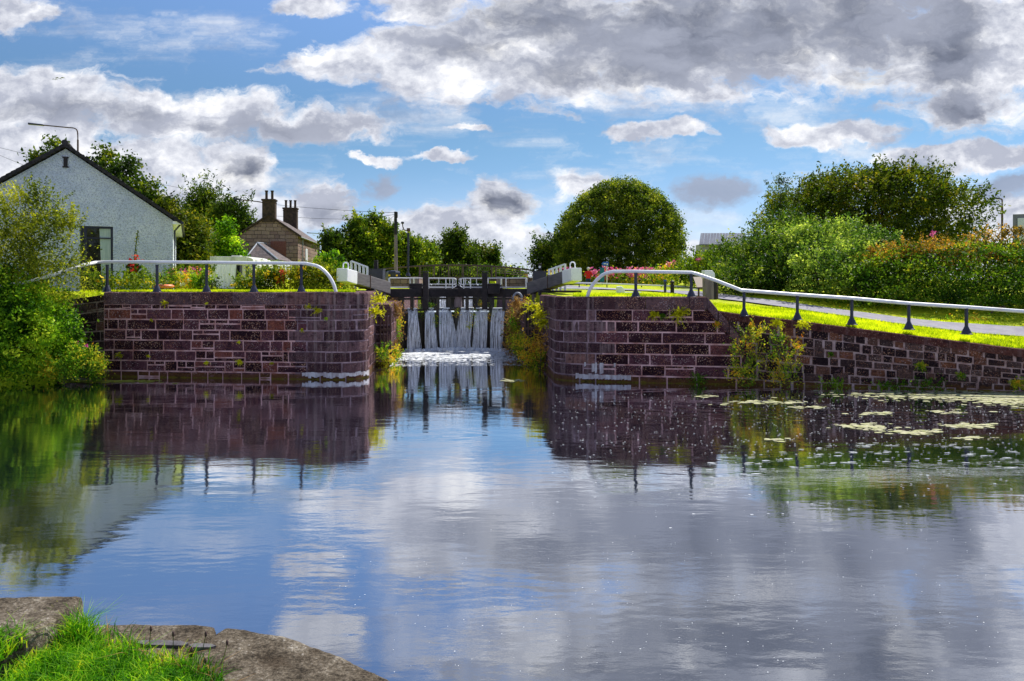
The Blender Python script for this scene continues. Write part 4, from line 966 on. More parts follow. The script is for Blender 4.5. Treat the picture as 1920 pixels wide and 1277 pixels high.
hedge('garden_border', 'low leafy border beneath the dome shaped tree', [lobe(1180, 524, 52.8, 170, 28, 1.2), lobe(1280, 515, 50, 110, 46, 2), lobe(1050, 522, 53, 60, 30, 1.2)], 52.8, 'autumn', ncl=420, per=20, cr=.26, leaf=.17)
flower_spikes('pink_foxglove', 'single magenta flower spike on top of the orange tipped hedge', [(1751, 432), (1749, 437)], 31, V['pink'], V['orange'], .6, fs=.09, n=16)
flower_spikes('rosebay', 'few pink flower heads in the shrub right of the dome tree', [(1308, 484), (1313, 482), (1265, 488), (1252, 490)], 43, V['pink'], V['mid'], .6, fs=.12, n=14)

plant('hedge', 'low dark hedge filling the gap beneath the footbridge', 'hedge', [lobe(700 + 26 * i, 522 - random.uniform(0, 8), 93, 44, 34, 3) for i in range(11)], P(855, 540, 93), V['deep'], trunk=False, ncl=900, per=20, cr=.4, leaf=.34, zmin=2.9)

# plants on the walls
def tuft(px, py, D, r, m, lab, name='wall_fern', n=46, leaf=.10, asp=.3, droop=.3, cat='fern'):
    base = P(px, py, D); t = thing(name, lab, cat, base)
    bs = [base + Vector((random.gauss(0, r * .15), -.02, random.gauss(0, r * .1))) for _ in range(n)]
    ds = [(random.gauss(0, .8), -abs(random.gauss(.5, .3)), random.gauss(.35, .6)) for _ in range(n)]
    p, ti = sprays(bs, ds, [r * random.uniform(.5, 1.2) for _ in range(n)], 9, leaf * .12, droop)
    quads_obj('foliage', leaf_quads(p, leaf, asp), ti, V[m], t); return t
wf = [(310, 569, 26.6, .18, 'yellow'), (388, 569, 26.5, .09, 'yellow'), (285, 600, 26.6, .08, 'yellow'), (224, 666, 26.7, .22, 'yellow'), (279, 668, 26.6, .10, 'yellow'), (388, 680, 26.4, .13, 'yellow'), (450, 679, 26.3, .18, 'yellow'),
      (510, 681, 26.2, .10, 'yellow'), (579, 575, 26.0, .16, 'yellow'), (595, 583, 26.0, .24, 'yellow'), (612, 597, 26, .09, 'bright'), (567, 619, 26, .1, 'yellow'), (448, 641, 26.3, .08, 'yellow')]
adj = ['small', 'tiny', 'tiny', 'spiky orange', 'small', 'round', 'bright', 'thin', 'bushy', 'largest', 'tiny green', 'small', 'tiny']
where = ['under the left wall coping below the second post', 'under the left wall coping below the third post', 'on the left wall below the second rail post, upper course', 'low near the left end of the left wall', 'low on the left wall below the second rail post',
         'low on the left wall below the third rail post', 'low in the middle of the left wall', 'at the foot of the left wall left of the limescale', 'under the left coping beside the biggest fern', 'on the left wall under the curved rail end', 'on the dressed stones of the left wall', 'half way down the left wall near the dressed stones', 'low on the left wall between the two lowest middle ferns']
for (a, b, c, d, m), j, w_ in zip(wf, adj, where): d *= .8; tuft(a, b, c - .08, d, m, f'{j} yellow green fern {w_}', leaf=.04 + d * .13, n=int(16 + d * 120))
for (a, b, c, d, m, lab) in [(1226, 590, 25.2, .2, 'yellow', 'small fern under the right coping, left of the big yellow one'), (1274, 588, 25.0, .36, 'yellow', 'big yellow fern under the right wall coping near the slope'), (1242, 593, 25.1, .12, 'bright', 'tiny dark green plant beside the small fern on the right wall'),
                             (1455, 605, 24.3, .24, 'yellow', 'left of the pair of yellow ferns on the red coping'), (1503, 608, 24.1, .24, 'yellow', 'right of the pair of yellow ferns on the red coping'), (1345, 608, 24.9, .16, 'autumn', 'scruffy plant on the diagonal coping'),
                             (1408, 612, 24.5, .14, 'autumn', 'little plant under the start of the red coping'), (1556, 664, 24.0, .1, 'bright', 'tiny green plant in the middle of the rubble wall'), (1725, 685, 23.5, .2, 'autumn', 'green weed low on the rubble wall right of the middle'),
                             (1904, 720, 22.8, .3, 'autumn', 'rusty plant at the foot of the rubble wall at the right edge'), (1800, 704, 23.2, .16, 'autumn', 'small weed low on the rubble wall near the right edge')]:
    tuft(a, b, c - .08, d, m, lab, leaf=.05 + d * .14, n=int(20 + d * 150))
def wallplant(name, lab, lobes, base, m, ncl, per=16, cr=.13, leaf=.09, zmin=-.05, twigs=26, tl=.4, **k):
    return plant(name, lab, 'weeds', lobes, base, V[m], ncl=ncl, per=per, cr=cr, leaf=leaf, shell=.5, zmin=zmin, trunk=False, twigs=twigs, tl=tl, tr=.02, **k)
wallplant('overgrown_weeds', 'tall green and orange weeds growing from the water at the foot of the diagonal coping', [lobe(1400, 670, 24.2, 60, 80, .7), lobe(1392, 700, 24.0, 70, 40, .7), lobe(1410, 640, 24.3, 30, 50, .4)], (7.6, 24.1, 0), 'autumn', 100, leaf=.07)
wallplant('overgrown_weeds', 'slimmer weeds against the rubble wall between the diagonal coping and the white ball', [lobe(1465, 680, 23.9, 46, 70, .6), lobe(1470, 705, 23.8, 60, 34, .6), lobe(1460, 650, 24.0, 22, 40, .4), lobe(1497, 665, 23.8, 14, 40, .3)], (8.6, 23.8, 0), 'autumn', 75, leaf=.07)
wallplant('water_edge_weeds', 'low bright green weeds on the waterline under the right wall', [lobe(1310, 714, 24.6, 36, 14, .4), lobe(1680, 727, 23.4, 90, 12, .4), lobe(1560, 722, 23.7, 50, 8, .3), lobe(1740, 722, 23.1, 60, 16, .4)], (10, 23.6, 0), 'bright', 90, leaf=.06, twigs=20, tl=.2)
# hanging growth in the lock throat
wallplant('hanging_plants', 'orange and green plants hanging over the left side wall beside the falls', [lobe(739, 600, 35.5, 15, 70, 1.0), lobe(742, 640, 35.5, 16, 60, 1.0), lobe(744, 580, 33, 14, 26, .8), lobe(736, 655, 33, 16, 36, .8)], (-5.4, 34, 0), 'dry', 190, leaf=.09, twigs=14, tl=.3)
wallplant('hanging_ivy', 'green weeds at the waterline below the left iron grille', [lobe(724, 672, 30.8, 26, 34, .6), lobe(738, 668, 32, 20, 22, .8), lobe(716, 664, 30, 14, 18, .4), lobe(744, 620, 34.5, 8, 50, .4)], (-5.2, 31, 0), 'autumn', 130, leaf=.09)
wallplant('hanging_plants', 'thick rust coloured growth covering the right side wall beside the falls', [lobe(968, 600, 35, 34, 80, 1.5), lobe(962, 640, 35.4, 30, 70, 1.5), lobe(975, 580, 33, 26, 30, 1), lobe(978, 650, 32.5, 26, 50, 1)], (.2, 34, 0), 'dry', 330, leaf=.10)
wallplant('hanging_ivy', 'green leafy growth at the waterline below the right iron grille', [lobe(995, 660, 30.4, 44, 60, .8), lobe(980, 650, 32, 34, 50, 1), lobe(1012, 680, 29, 16, 30, .4), lobe(965, 625, 34, 16, 70, .6)], (.8, 31, 0), 'autumn', 240, leaf=.09)
for (a, b, c, d, lab) in [(712, 563, 28.8, .5, 'orange fern on top of the left lock corner beside the gate post'), (705, 585, 28.3, .4, 'yellow plant hanging on the left entrance wall'), (999, 575, 29.5, .62, 'large yellow ferns on top of the right lock corner'), (1012, 592, 28.2, .45, 'yellow fern hanging on the right entrance wall'), (1018, 606, 27.4, .3, 'yellow fern just above the iron grille on the right corner')]:
    tuft(a, b, c, d * .9, 'yellow', lab, n=48, leaf=.10)
wallplant('creeping_plants', 'orange creeping plants running down the entrance side of the right wing wall', [lobe(1015, 640, 28.4, 12, 80, .3), lobe(1012, 670, 29, 14, 60, .3)], (1.2, 29, 0), 'orange', 60, leaf=.07, twigs=10)
wallplant('gate_moss', 'green moss and weeds sprouting between the waterfalls on the lock gate', [lobe(788, 588, 37.9, 12, 30, .3), lobe(805, 572, 37.9, 14, 12, .3), lobe(818, 600, 37.9, 6, 30, .3), lobe(888, 590, 37.9, 6, 40, .3), lobe(906, 570, 37.9, 16, 14, .3), lobe(917, 590, 37.9, 5, 40, .3), lobe(880, 610, 37.8, 5, 30, .3), lobe(855, 585, 37.9, 12, 20, .3)], (-2.8, 38, 0), 'autumn', 90, per=12, cr=.1, leaf=.07, twigs=0)

# garden between the left rail and the houses
def mass(lab, px0, px1, py0, py1, D, m, n, fm=None, nf=0, name='garden_plants', leaf=.10, fs=.09):
    lobes = []
    k = max(1, int((px1 - px0) / 30))
    for i in range(k):
        cx = px0 + (px1 - px0) * (i + .5) / k; top = py0 + random.uniform(0, (py1 - py0) * .3); lobes.append(lobe(cx, (top + py1 + 6) / 2, D + random.uniform(-.4, .4), (px1 - px0) / k * 1.35, (py1 + 6 - top), 1.2))
    b = P((px0 + px1) / 2, py1, D); b.z = G(b.x, D)
    t = plant(name, lab, 'garden plants', lobes, b, V[m], ncl=n, per=16, cr=.14, leaf=leaf, shell=.6, trunk=False, twigs=int(n / 3), tl=.45, tr=.02)
    if fm:
        pts = []; nf = int(nf * .55)
        for i in range(nf):
            l = random.choice(lobes); a = random.uniform(-1, 1); pts.append((l[0] + a * l[3], l[1] - l[4] * .7 + random.gauss(0, .15), l[2] + l[5] * (1 - a * a) ** .5 * random.uniform(.2, 1.1)))
        pts = np.repeat(np.array(pts), 4, axis=0) + rng.normal(size=(nf * 4, 3)) * fs * .35
        quads_obj('blossom', leaf_quads(pts, fs, .9), rng.random(len(pts)), V[fm], t)
    return t
mass('weedy grass and yellow flowers in front of the house window', 180, 300, 515, 540, 28.6, 'mid', 130, 'gold', 30)
mass('orange and white flower bed beside the house corner', 315, 390, 520, 542, 30.5, 'autumn', 120, 'wpet', 60, 'flower_bed')
mass('bank of pink fireweed between the house and the caravan', 325, 392, 500, 530, 36, 'mid', 130, 'pink', 170, 'flower_bed')
mass('small rounded shrub just left of the caravan curtain', 394, 402, 522, 540, 30, 'olive', 12, None, 0, 'garden_shrub')
mass('small bright green conifer beside the third rail post', 368, 384, 508, 540, 30.4, 'bright', 40, None, 0, 'garden_conifer')
mass('yellow ragwort clump right of the fourth rail post', 482, 520, 506, 540, 30, 'mid', 110, 'gold', 90, 'ragwort')
mass('tangled wild flowers between the ragwort and the fifth rail post', 515, 565, 508, 541, 30.5, 'birch', 130, 'orange', 50, 'wild_flowers')
mass('yellow green flowering weeds under the curved end of the left handrail', 565, 622, 498, 543, 30.5, 'birch', 200, 'gold', 60, 'wild_flowers')
mass('low brown and yellow weeds in front of the caravan', 450, 482, 524, 541, 29.5, 'mid', 60, 'gold', 40, 'wild_flowers')
mass('dark red and green weeds below the left balance beam', 622, 664, 520, 545, 33, 'autumn', 90, 'gold', 20, 'wild_flowers')
mass('bushy garden shrubs behind the curved rail end', 596, 640, 470, 530, 45, 'bright', 120, None, 0, 'garden_shrub', leaf=.16)
flower_spikes('red_hot_pokers', 'orange flower spikes standing behind the rail between the last two posts', [(521, 516), (528, 506), (533, 508), (531, 520), (524, 523)], 30, V['red'], V['autumn'], .7, fs=.07, n=26)
t = flower_spikes('hollyhock', 'tall hollyhock with red blooms against the white house wall', [(252, 478), (256, 482), (248, 486), (254, 500), (247, 505)], 33.5, V['red'], V['mid'], 1.5, fs=.15, n=10)
mb = MB(); mb.tube([P(250, 540, 33.5), P(252, 480, 33.5), P(259, 432, 33.5)], .02, 5); mb.build('main_stem', V['mid'], t)
pp = np.array([P(253 + (1 - k) * -2 + k * 6 + random.gauss(0, 1.6), 520 - 88 * k, 33.5) for k in np.linspace(0, 1, 90)]); quads_obj('buds', leaf_quads(pp, .10, .6), rng.random(90), V['birch'], t)
pp = np.array([P(random.gauss(250, 8), random.uniform(495, 540), 33.5) for k in range(120)]); quads_obj('lower_leaves', leaf_quads(pp, .2, .7), rng.random(120), V['dark'], t)

# grass on the banks (short blades, real geometry)
def blades(name, pts, hgt, wid, mt, label, lean=.35, segs=2, parent=None):
    P0 = np.array(pts, float); N = len(P0); h = hgt * rng.uniform(.5, 1.35, (N, 1)); a = rng.random((N, 1)) * 6.283
    side = np.hstack([np.cos(a), np.sin(a), 0 * a]) * wid * rng.uniform(.6, 1.3, (N, 1)) * .5; b = rng.random((N, 1)) * 6.283
    ln = np.hstack([np.cos(b), np.sin(b), 0 * b]) * lean * h * rng.uniform(.1, 1.6, (N, 1)); up = np.array([[0, 0, 1.0]])
    m1 = P0 + up * h * .55 + ln * .35; m2 = P0 + up * h * (1 - .25 * lean) + ln
    tint = rng.random(N)
    if segs == 1:
        q = np.stack([P0 - side, P0 + side, m2], axis=1); k = 3
    else:
        q1 = np.stack([P0 - side, P0 + side, m1 + side * .75, m1 - side * .75], axis=1); q2 = np.stack([m1 - side * .75, m1 + side * .75, m2 + side * .1, m2 - side * .1], axis=1)
        q = np.concatenate([q1, q2]); tint = np.concatenate([tint, tint]); k = 4
    o = quads_obj(name, q, tint, mt, parent, k=k)
    return setp(o, label, 'grass', kind='stuff') if parent is None else o
pts = []
for i in range(30000):
    px = random.uniform(150, 665); D = 26.9 + 3.5 * random.random() ** 1.5 - (px - 200) / 460 * .6; X = (px - 960) / F * D; Y = max(D, frontY(X) + .42)
    pts.append((X, Y, G(X, Y) - .02))
for i in range(12000):
    px = random.uniform(1075, 1310); D = 26.2 + 4 * random.random() ** 1.5; X = (px - 960) / F * D; pts.append((X, D, G(X, D) - .02))
for i in range(52000):
    X = random.uniform(6.3, 17.5); Y = frontY(X) + .42 + 4.2 * random.random() ** 1.4; 
    pts.append((X, Y, G(X, Y) - .02))
pth = [(26, 23.4), (17.4, 25.5), (14.0, 26.9), (12.0, 28.6), (9.4, 32)]
def onpath(x, y):
    for (a, b) in zip(pth, pth[1:]):
        ax, ay = a; bx, by = b; t = ((x - ax) * (bx - ax) + (y - ay) * (by - ay)) / ((bx - ax) ** 2 + (by - ay) ** 2)
        if -.1 <= t <= 1.1 and math.hypot(x - ax - t * (bx - ax), y - ay - t * (by - ay)) < .85: return True
    return False
pts = [p for p in pts if not onpath(p[0], p[1])]
blades('short_grass', pts, .12, .026, M['blade_y'], 'short sunlit grass along the tops of the canal walls', segs=1)

# ------------------------------------------------------------------ near bank under the camera
ZB = 1.65
edge = [(-4.2, 3.9), (-3.0, 3.68), (-2.09, 3.62), (-1.454, 3.604), (-1.358, 3.5875), (-.986, 3.45), (-.70, 3.27), (-.475, 3.09), (-.3, 2.86), (-.15, 2.5), (-.05, 1.9), (0, 1.2), (.0, .2), (-.3, -2), (-1, -8)]
mb = MB(); poly = [(x - .02, y - .08, ZB - .05) for x, y in edge] + [(-30, -8, ZB - .05), (-30, 3.2, ZB - .05)]; mb.prism(poly[::-1], (0, 0, -2.2)); setp(mb.build('near_bank', M['soil']), kind='structure')
def near_stone_fn(nt):
    w = wpos(); n = noise(w, 6, 7, .7); n2 = noise(w, 60, 5, .75); n3 = noise(w, 2.2, 4, .6); v = voro(w, 38); v2 = voro(mapv(w, loc=(4, 2, 1)), 16)
    c = ramp(n * .55 + n2 * .5, [(.42, (.022, .016, .010)), (.5, (.10, .078, .055)), (.58, (.20, .165, .125)), (.68, (.46, .41, .34))])
    c = mix(sstep(n3, .5, .68) * .75, c, (.075, .05, .03))
    c = mix(sstep(v, .12, .2, (1, 0)) * sstep(n, .5, .6) * .8, c, (.50, .46, .42))
    c = mix(sstep(v2, .05, .14, (1, 0)) * sstep(n3, .4, .5, (1, 0)), c, (.02, .013, .01))
    return bsdf(nt, c, .9, .2, 0, n * .5 + n2 * .8 + n3 * .5 - v * .25, 1, .03)
M['nearstone'] = mat('weathered_stone', near_stone_fn)
def slab(name, poly, zt, th, label, rough=.008):
    mb = MB(); mb.prism([(x, y, zt) for x, y in poly], (0, 0, -th)); cx = sum(p[0] for p in poly) / len(poly); cy = sum(p[1] for p in poly) / len(poly)
    o = mb.build(name, M['nearstone'], None, (cx, cy, zt)); setp(o, label, 'stone', 'coping stones of the near bank')
    b = o.modifiers.new('bevel', 'BEVEL'); b.width = .03; b.segments = 2; b.limit_method = 'ANGLE'
    r = o.modifiers.new('remesh', 'REMESH'); r.mode = 'VOXEL'; r.voxel_size = .014
    tx = bpy.data.textures.new(name, 'CLOUDS'); tx.noise_scale = .22; tx.noise_depth = 4
    d = o.modifiers.new('displace', 'DISPLACE'); d.texture = tx; d.strength = rough * 2.4; d.mid_level = .5; d.texture_coords = 'GLOBAL'
    tx2 = bpy.data.textures.new(name, 'CLOUDS'); tx2.noise_scale = .035; tx2.noise_depth = 3
    d = o.modifiers.new('displace', 'DISPLACE'); d.texture = tx2; d.strength = rough * .7; d.mid_level = .5; d.texture_coords = 'GLOBAL'
    return o
slab('raised_stone', [(-2.07, 3.63), (-2.5, 3.62), (-3.1, 3.57), (-3.1, 2.85), (-2.3, 2.95), (-2.06, 3.25)], ZB + .14, .5, 'raised squared stone block at the left end of the near coping')
slab('coping_slab', [(-2.045, 3.64), (-1.75, 3.635), (-1.42, 3.615), (-1.42, 3.53), (-1.45, 3.2), (-1.5, 2.85), (-2.05, 2.8)], ZB, .4, 'middle near coping slab between the raised block and the joint')
slab('coping_slab', [(-1.39, 3.61), (-1.17, 3.545), (-.986, 3.46), (-.84, 3.375), (-.70, 3.275), (-.58, 3.18), (-.475, 3.08), (-.38, 2.96), (-.28, 2.78), (-.6, 2.5), (-1.2, 2.75), (-1.42, 2.95), (-1.44, 3.2), (-1.41, 3.5)], ZB + .004, .4, 'large curved coping slab reaching towards the bottom centre')
mb = MB()
for (x, y, w, d, a) in ((-1.585, 3.40, .25, .06, -.08), (-1.40, 3.375, .12, .05, -.14)):
    e = Vector((math.cos(a), math.sin(a), 0)); f_ = Vector((-e.y, e.x, 0)); c = Vector((x, y, ZB + .012))
    pl_ = [c + e * (w / 2 * u_ * random.uniform(.85, 1.1)) + f_ * (d / 2 * v_ * random.uniform(.7, 1.2)) for u_, v_ in ((-1, -.3), (-.6, -1), (.3, -.9), (.9, -.6), (1, .2), (.5, .9), (-.4, .8), (-.95, .5))]
    mb.prism([(*p[:2], p.z + .002) for p in pl_], (0, 0, -.02))
o = mb.build('slate_flake', worn('slate', (.05, .045, .05), (.12, .11, .12), 9, .6, .4, .5), None, (-1.55, 3.4, ZB)); setp(o, 'cracked dark slate flake lying on the near coping', 'slate')
mb = MB()
for i in range(150):
    mb.tint = random.random(); x = random.uniform(-1.95, -.72); y = 3.0 + random.random() * .4 - max(0, x + 1.2) * .6; s = random.uniform(.002, .005); mb.lathe((x, y, ZB - .002), [(s, 0), (s * 1.1, s * .5), (s * .4, s)], 5)
setp(mb.build('moss_crumbs', M['soil'], smooth=True), 'dark crumbs of dirt and moss scattered on the near coping', 'dirt', kind='stuff')
# grass of the near bank
gl_ = [(-2.6, 3.28), (-2.3, 3.22), (-2.05, 3.3), (-1.93, 3.42), (-1.80, 3.40), (-1.65, 3.3), (-1.5, 3.22), (-1.31, 3.17), (-1.2, 3.07), (-1.12, 2.9), (-1.05, 2.5)]
def inside(x, y): return y < lerp_tab(x, gl_) if x < -1.05 else False
pts = []
while len(pts) < 19000:
    x = random.uniform(-3.0, -1.05); y = random.uniform(2.4, 3.5)
    if inside(x, y + random.gauss(0, .03)): pts.append((x, y, ZB - .01 + (.1 if x < -2.1 and y > 2.9 else 0)))
cl = [(random.uniform(-2.6, -1.2), random.uniform(2.8, 3.4)) for _ in range(60)]
for cx, cy in cl:
    if not inside(cx, cy): continue
    for i in range(60): pts.append((cx + random.gauss(0, .03), cy + random.gauss(0, .03), ZB - .01 + (.1 if cx < -2.1 else 0)))
sel = np.array(pts); 
blades('bank_grass', sel, .085, .0062, V['grass'], 'lush green grass on the near bank in the bottom left corner', lean=.8)
pts = [(-1.99 + random.gauss(0, .035), 3.42 + random.gauss(0, .03), ZB) for _ in range(330)]
t = thing('grass_tuft', 'tall pointed grass tuft beside the raised block', 'grass tuft', (-1.99, 3.42, ZB)); blades('blades', pts, .15, .005, V['grass'], None, lean=.8, parent=t)
pts = [(random.uniform(-1.9, -1.15), 0, ZB) for _ in range(90)]; pts = [(x, lerp_tab(x, gl_) - random.random() * .05, z) for x, _, z in pts]
t = thing('dry_grass', 'straw coloured dry stems along the edge of the near grass', 'dry grass', (-1.4, 3.2, ZB)); blades('stalk', pts, .11, .004, V['dry'], None, lean=1.0, parent=t)
for i, (px, py, hh) in enumerate([(283, 1180, .1), (305, 1230, .12), (236, 1245, .1), (386, 1190, .16), (426, 1206, .17), (360, 1220, .12), (385, 1240, .1), (325, 1190, .13)]):
    D = 3.3 - i * .02; top = P(px, py, D); b = Vector((top.x + random.gauss(0, .02), D, ZB)); lab = ['leftmost ribwort seed head near the tuft', 'ribwort seed head in the middle of the grass', 'low ribwort seed head in the deep grass', 'tall seed head standing before the slate flake', 'tallest seed head on the right rim of the grass', 'short seed head near the grass rim', 'seed head low at the right rim of the grass', 'seed head just left of the slate flake'][i]
    t = thing('seed_head', lab, 'seed head', b, 'seed heads in the near grass'); mb = MB(); mb.tube([b, b.lerp(top, .5) + Vector((.005, 0, 0)), top], .0016, 5); mb.build('stalk', V['mid'], t)
    mb = MB(); mb.lathe(top - Vector((0, 0, .01)), [(.001, 0), (.005, .004), (.006, .014), (.004, .022), (.001, .026)], 7); mb.build('head', M['rust'], t, smooth=True)

# ------------------------------------------------------------------ buildings
def harl_fn(nt):
    w = wpos(); n = noise(w, 1.2, 6, .65); n2 = noise(w, 16, 5, .8); v = voro(w, 22)
    c = mix(sstep(n, .35, .7), (.64, .70, .86), (.82, .86, .95)); c = mix(sstep(n2, .47, .60) * .7, c, (.28, .31, .40))
    c = mix(sstep(noise(mapv(w, (1, 1, .3)), .8, 5, .7), .56, .72) * .4, c, (.36, .38, .46))
    return bsdf(nt, c, .9, .1, 0, n2 + v * .5, 1, .06)
M['harl'] = mat('white_harling', harl_fn)
M['tile'] = worn('dark_roof_tiles', (.018, .016, .018), (.05, .045, .05), 5, .75, .2, .8, bd=.05)
M['glass'] = mat('window_glass', lambda nt: bsdf(nt, (.006, .006, .012), .05, .8))
M['curtain'] = worn('curtain', (.35, .45, .42), (.55, .62, .58), 3, .8, .1, .2, stretch=(6, 6, .4))
h = thing('white_house', 'white harled bungalow with dark pitched roof and gable facing the canal', 'house', (-20, 35, 3.03))
th = R(23.4); ex = Vector((math.cos(th), math.sin(th), 0)); ey = Vector((-math.sin(th), math.cos(th), 0)); hc = Vector((-16.35, 36, 0))
zg, ze, zp, wd, dp = 2.9, 6.42, 9.55, 8.95, 15.0
def HP(a, b, z): return hc - ex * a + ey * b + Vector((0, 0, z))      # a along the gable to the left, b into depth
# gable wall with a window opening: window between px 166..213, y 424..
def px_to_a(px):
    k = (px - 960) / F; return (hc.x - k * hc.y) / (ex.x - k * ex.y)
aw0, aw1 = px_to_a(212), px_to_a(150); zw = P(0, 425, (hc - ex * aw0).y).z
mb = MB(); q = wd / 2
def gz(a): return ze + (zp - ze) * (1 - abs(a - q) / q)
cols = sorted([0, aw0, aw1, q, wd])
for a0_, a1_ in zip(cols, cols[1:]):
    zb_ = zw if (a0_ >= aw0 - .01 and a1_ <= aw1 + .01) else zg
    mb.quad(HP(a0_, 0, zb_), HP(a1_, 0, zb_), HP(a1_, 0, gz(a1_)), HP(a0_, 0, gz(a0_)))
mb.quad(HP(0, 0, zg), HP(0, 0, ze), HP(0, dp, ze), HP(0, dp, zg)); mb.quad(HP(wd, 0, zg), HP(wd, dp, zg), HP(wd, dp, ze), HP(wd, 0, ze))
mb.poly([HP(0, dp, zg), HP(0, dp, ze), HP(q, dp, zp), HP(wd, dp, ze), HP(wd, dp, zg)])
for a_ in (aw0, aw1): mb.quad(HP(a_, 0, zg), HP(a_, .25, zg), HP(a_, .25, zw), HP(a_, 0, zw))
mb.quad(HP(aw0, 0, zw), HP(aw0, .25, zw), HP(aw1, .25, zw), HP(aw1, 0, zw))
mb.build('wall', M['harl'], h, fix=False)
mb = MB(); sl = (zp - ze) / q
for sgn in (-1, 1):
    n_ = 26
    for i in range(n_):
        a0_ = q + sgn * (q + .38) * i / n_; a1_ = q + sgn * (q + .38) * (i + 1.12) / n_; z0_ = zp + .22 - sl * abs(a0_ - q); z1_ = zp + .22 - sl * abs(a1_ - q) + .05; rr_ = random.uniform(-.02, .02)
        mb.hexa([HP(a0_, -.28 + rr_, z0_ - .18), HP(a1_, -.28 + rr_, z1_ - .18), HP(a1_, dp + .2, z1_ - .18), HP(a0_, dp + .2, z0_ - .18), HP(a0_, -.28 + rr_, z0_), HP(a1_, -.28 + rr_, z1_ - .02), HP(a1_, dp + .2, z1_ - .02), HP(a0_, dp + .2, z0_)])
rf = mb.build('roof', M['tile'], h)
mb = MB(); mb.tube([HP(q, -.3, zp + .24), HP(q, dp + .2, zp + .24)], .14, 8); mb.build('ridge_tiles', M['tile'], rf)
mb = MB(); mb.box(HP(q, -.02, zp - .62), (.16, .06, .42), ex); mb.box(HP(q, -.03, zp - .40), (.24, .06, .06), ex); mb.box(HP(q, -.03, zp - .84), (.24, .06, .06), ex); mb.build('vent', M['black'], h)
mb = MB(); mb.tube([HP(-.42, -.3, ze - .12), HP(-.42, dp, ze - .12)], .07, 8); mb.build('gutter', M['navy'], h)
mb = MB(); mb.hexa([HP(-.36, -.2, ze - .2), HP(-.0, -.2, ze - .2), HP(-.0, dp, ze - .2), HP(-.36, dp, ze - .2), HP(-.36, -.2, ze - .05), HP(-.0, -.2, ze - .05), HP(-.0, dp, ze - .05), HP(-.36, dp, ze - .05)]); mb.build('soffit', M['whitec'], h)
mb = MB(); mb.tube([HP(-.36, .1, ze - .15), HP(-.08, .1, ze - .5), HP(-.08, .1, zg)], .045, 8); mb.build('downpipe', M['navy'], h)
w_ = MB(); cz = (zw + zg) / 2; am = (aw0 + aw1) / 2
for a_, wdt in ((aw0 + .04, .09), (aw1 - .04, .09), (aw0 + 1.15, .10)): w_.box(HP(a_, .16, cz), (wdt, .12, zw - zg), ex)
w_.box(HP(am, .16, zw - .045), (aw1 - aw0, .11, .09), ex); w_.box(HP(am, .16, zw - .55), (aw1 - aw0 - .2, .10, .05), ex)
wf_ = w_.build('window', M['navy'], h)
mb = MB(); mb.quad(HP(aw0, .2, zg), HP(aw1, .2, zg), HP(aw1, .2, zw), HP(aw0, .2, zw)); mb.build('pane', M['glass'], wf_)
mb = MB()
for i in range(8):
    a_ = aw0 + .1 + i * .045; a2 = a_ + .045; o_ = .185 + (i % 2) * .012; k_ = .0
    mb.quad(HP(a_, o_ - .01, zg), HP(a2, o_, zg), HP(a2 + .12, o_, zw - .1), HP(a_ + .02, o_ - .01, zw - .1))
mb.build('curtain', M['curtain'], wf_)

# the stone cottage
def rubb_fn(nt):
    w = wpos(); x, y, z = sep(w)
    b = nt.nodes.new('ShaderNodeTexBrick'); S.put(b.inputs['Vector'], comb(x + y * .9 + (noise(w, .8, 3, .6) - .5) * .5, z + (noise(w, 1.1, 3, .6) - .5) * .28, 0.0))
    b.inputs['Scale'].default_value = 1; b.inputs['Brick Width'].default_value = .85; b.inputs['Row Height'].default_value = .38; b.inputs['Mortar Size'].default_value = .022; b.offset = .43; b.squash = .7; b.squash_frequency = 3
    b.inputs['Color1'].default_value = (.30, .215, .185, 1); b.inputs['Color2'].default_value = (.20, .13, .125, 1); b.inputs['Mortar'].default_value = (.06, .045, .045, 1); b.inputs['Mortar Smooth'].default_value = .3
    n = noise(w, 2.6, 6, .7); c = mix(sstep(n, .5, .72) * .6, S(b.outputs[0]), (.10, .07, .075)); c = mix(sstep(n, .3, .42, (1, 0)) * .5, c, (.36, .29, .25))
    return bsdf(nt, c, .9, .15, 0, n + S(b.outputs[1]) * -1.0, .8, .06)
M['cottage'] = mat('cottage_masonry', rubb_fn)
def slate_fn(nt):
    w = wpos(); x, y, z = sep(w); b = nt.nodes.new('ShaderNodeTexBrick'); S.put(b.inputs['Vector'], comb(x + y, z * 1.6, 0.0)); b.inputs['Scale'].default_value = 1; b.inputs['Brick Width'].default_value = .34; b.inputs['Row Height'].default_value = .24; b.inputs['Mortar Size'].default_value = .012
    b.inputs['Color1'].default_value = (.10, .085, .09, 1); b.inputs['Color2'].default_value = (.17, .14, .14, 1); b.inputs['Mortar'].default_value = (.03, .025, .03, 1)
    c = mix(sstep(noise(w, 1.5, 5, .7), .5, .7) * .5, S(b.outputs[0]), (.20, .13, .10)); return bsdf(nt, c, .8, .15)
M['slate'] = mat('slate_roof', slate_fn)
M['lead'] = worn('lead_flashing', (.20, .22, .28), (.30, .33, .40), 3, .5, .4, .1)
M['soot'] = worn('sooty_stone', (.035, .028, .026), (.09, .06, .05), 3, .9, .1, .6)
sc = thing('stone_cottage', 'old brown stone cottage with slate roof and two chimneys', 'house', P(520, 530, 76))
c0 = Vector((-21.5, 75, 0)); t2 = R(6.6); ex2 = Vector((math.cos(t2), math.sin(t2), 0)); ey2 = Vector((-math.sin(t2), math.cos(t2), 0))
def CP(a, b, z): return c0 - ex2 * a + ey2 * b + Vector((0, 0, z))
W2, D2, zg2, ze2, zp2 = 5.7, 15.5, 3.3, 8.25, 10.2; q2 = W2 / 2
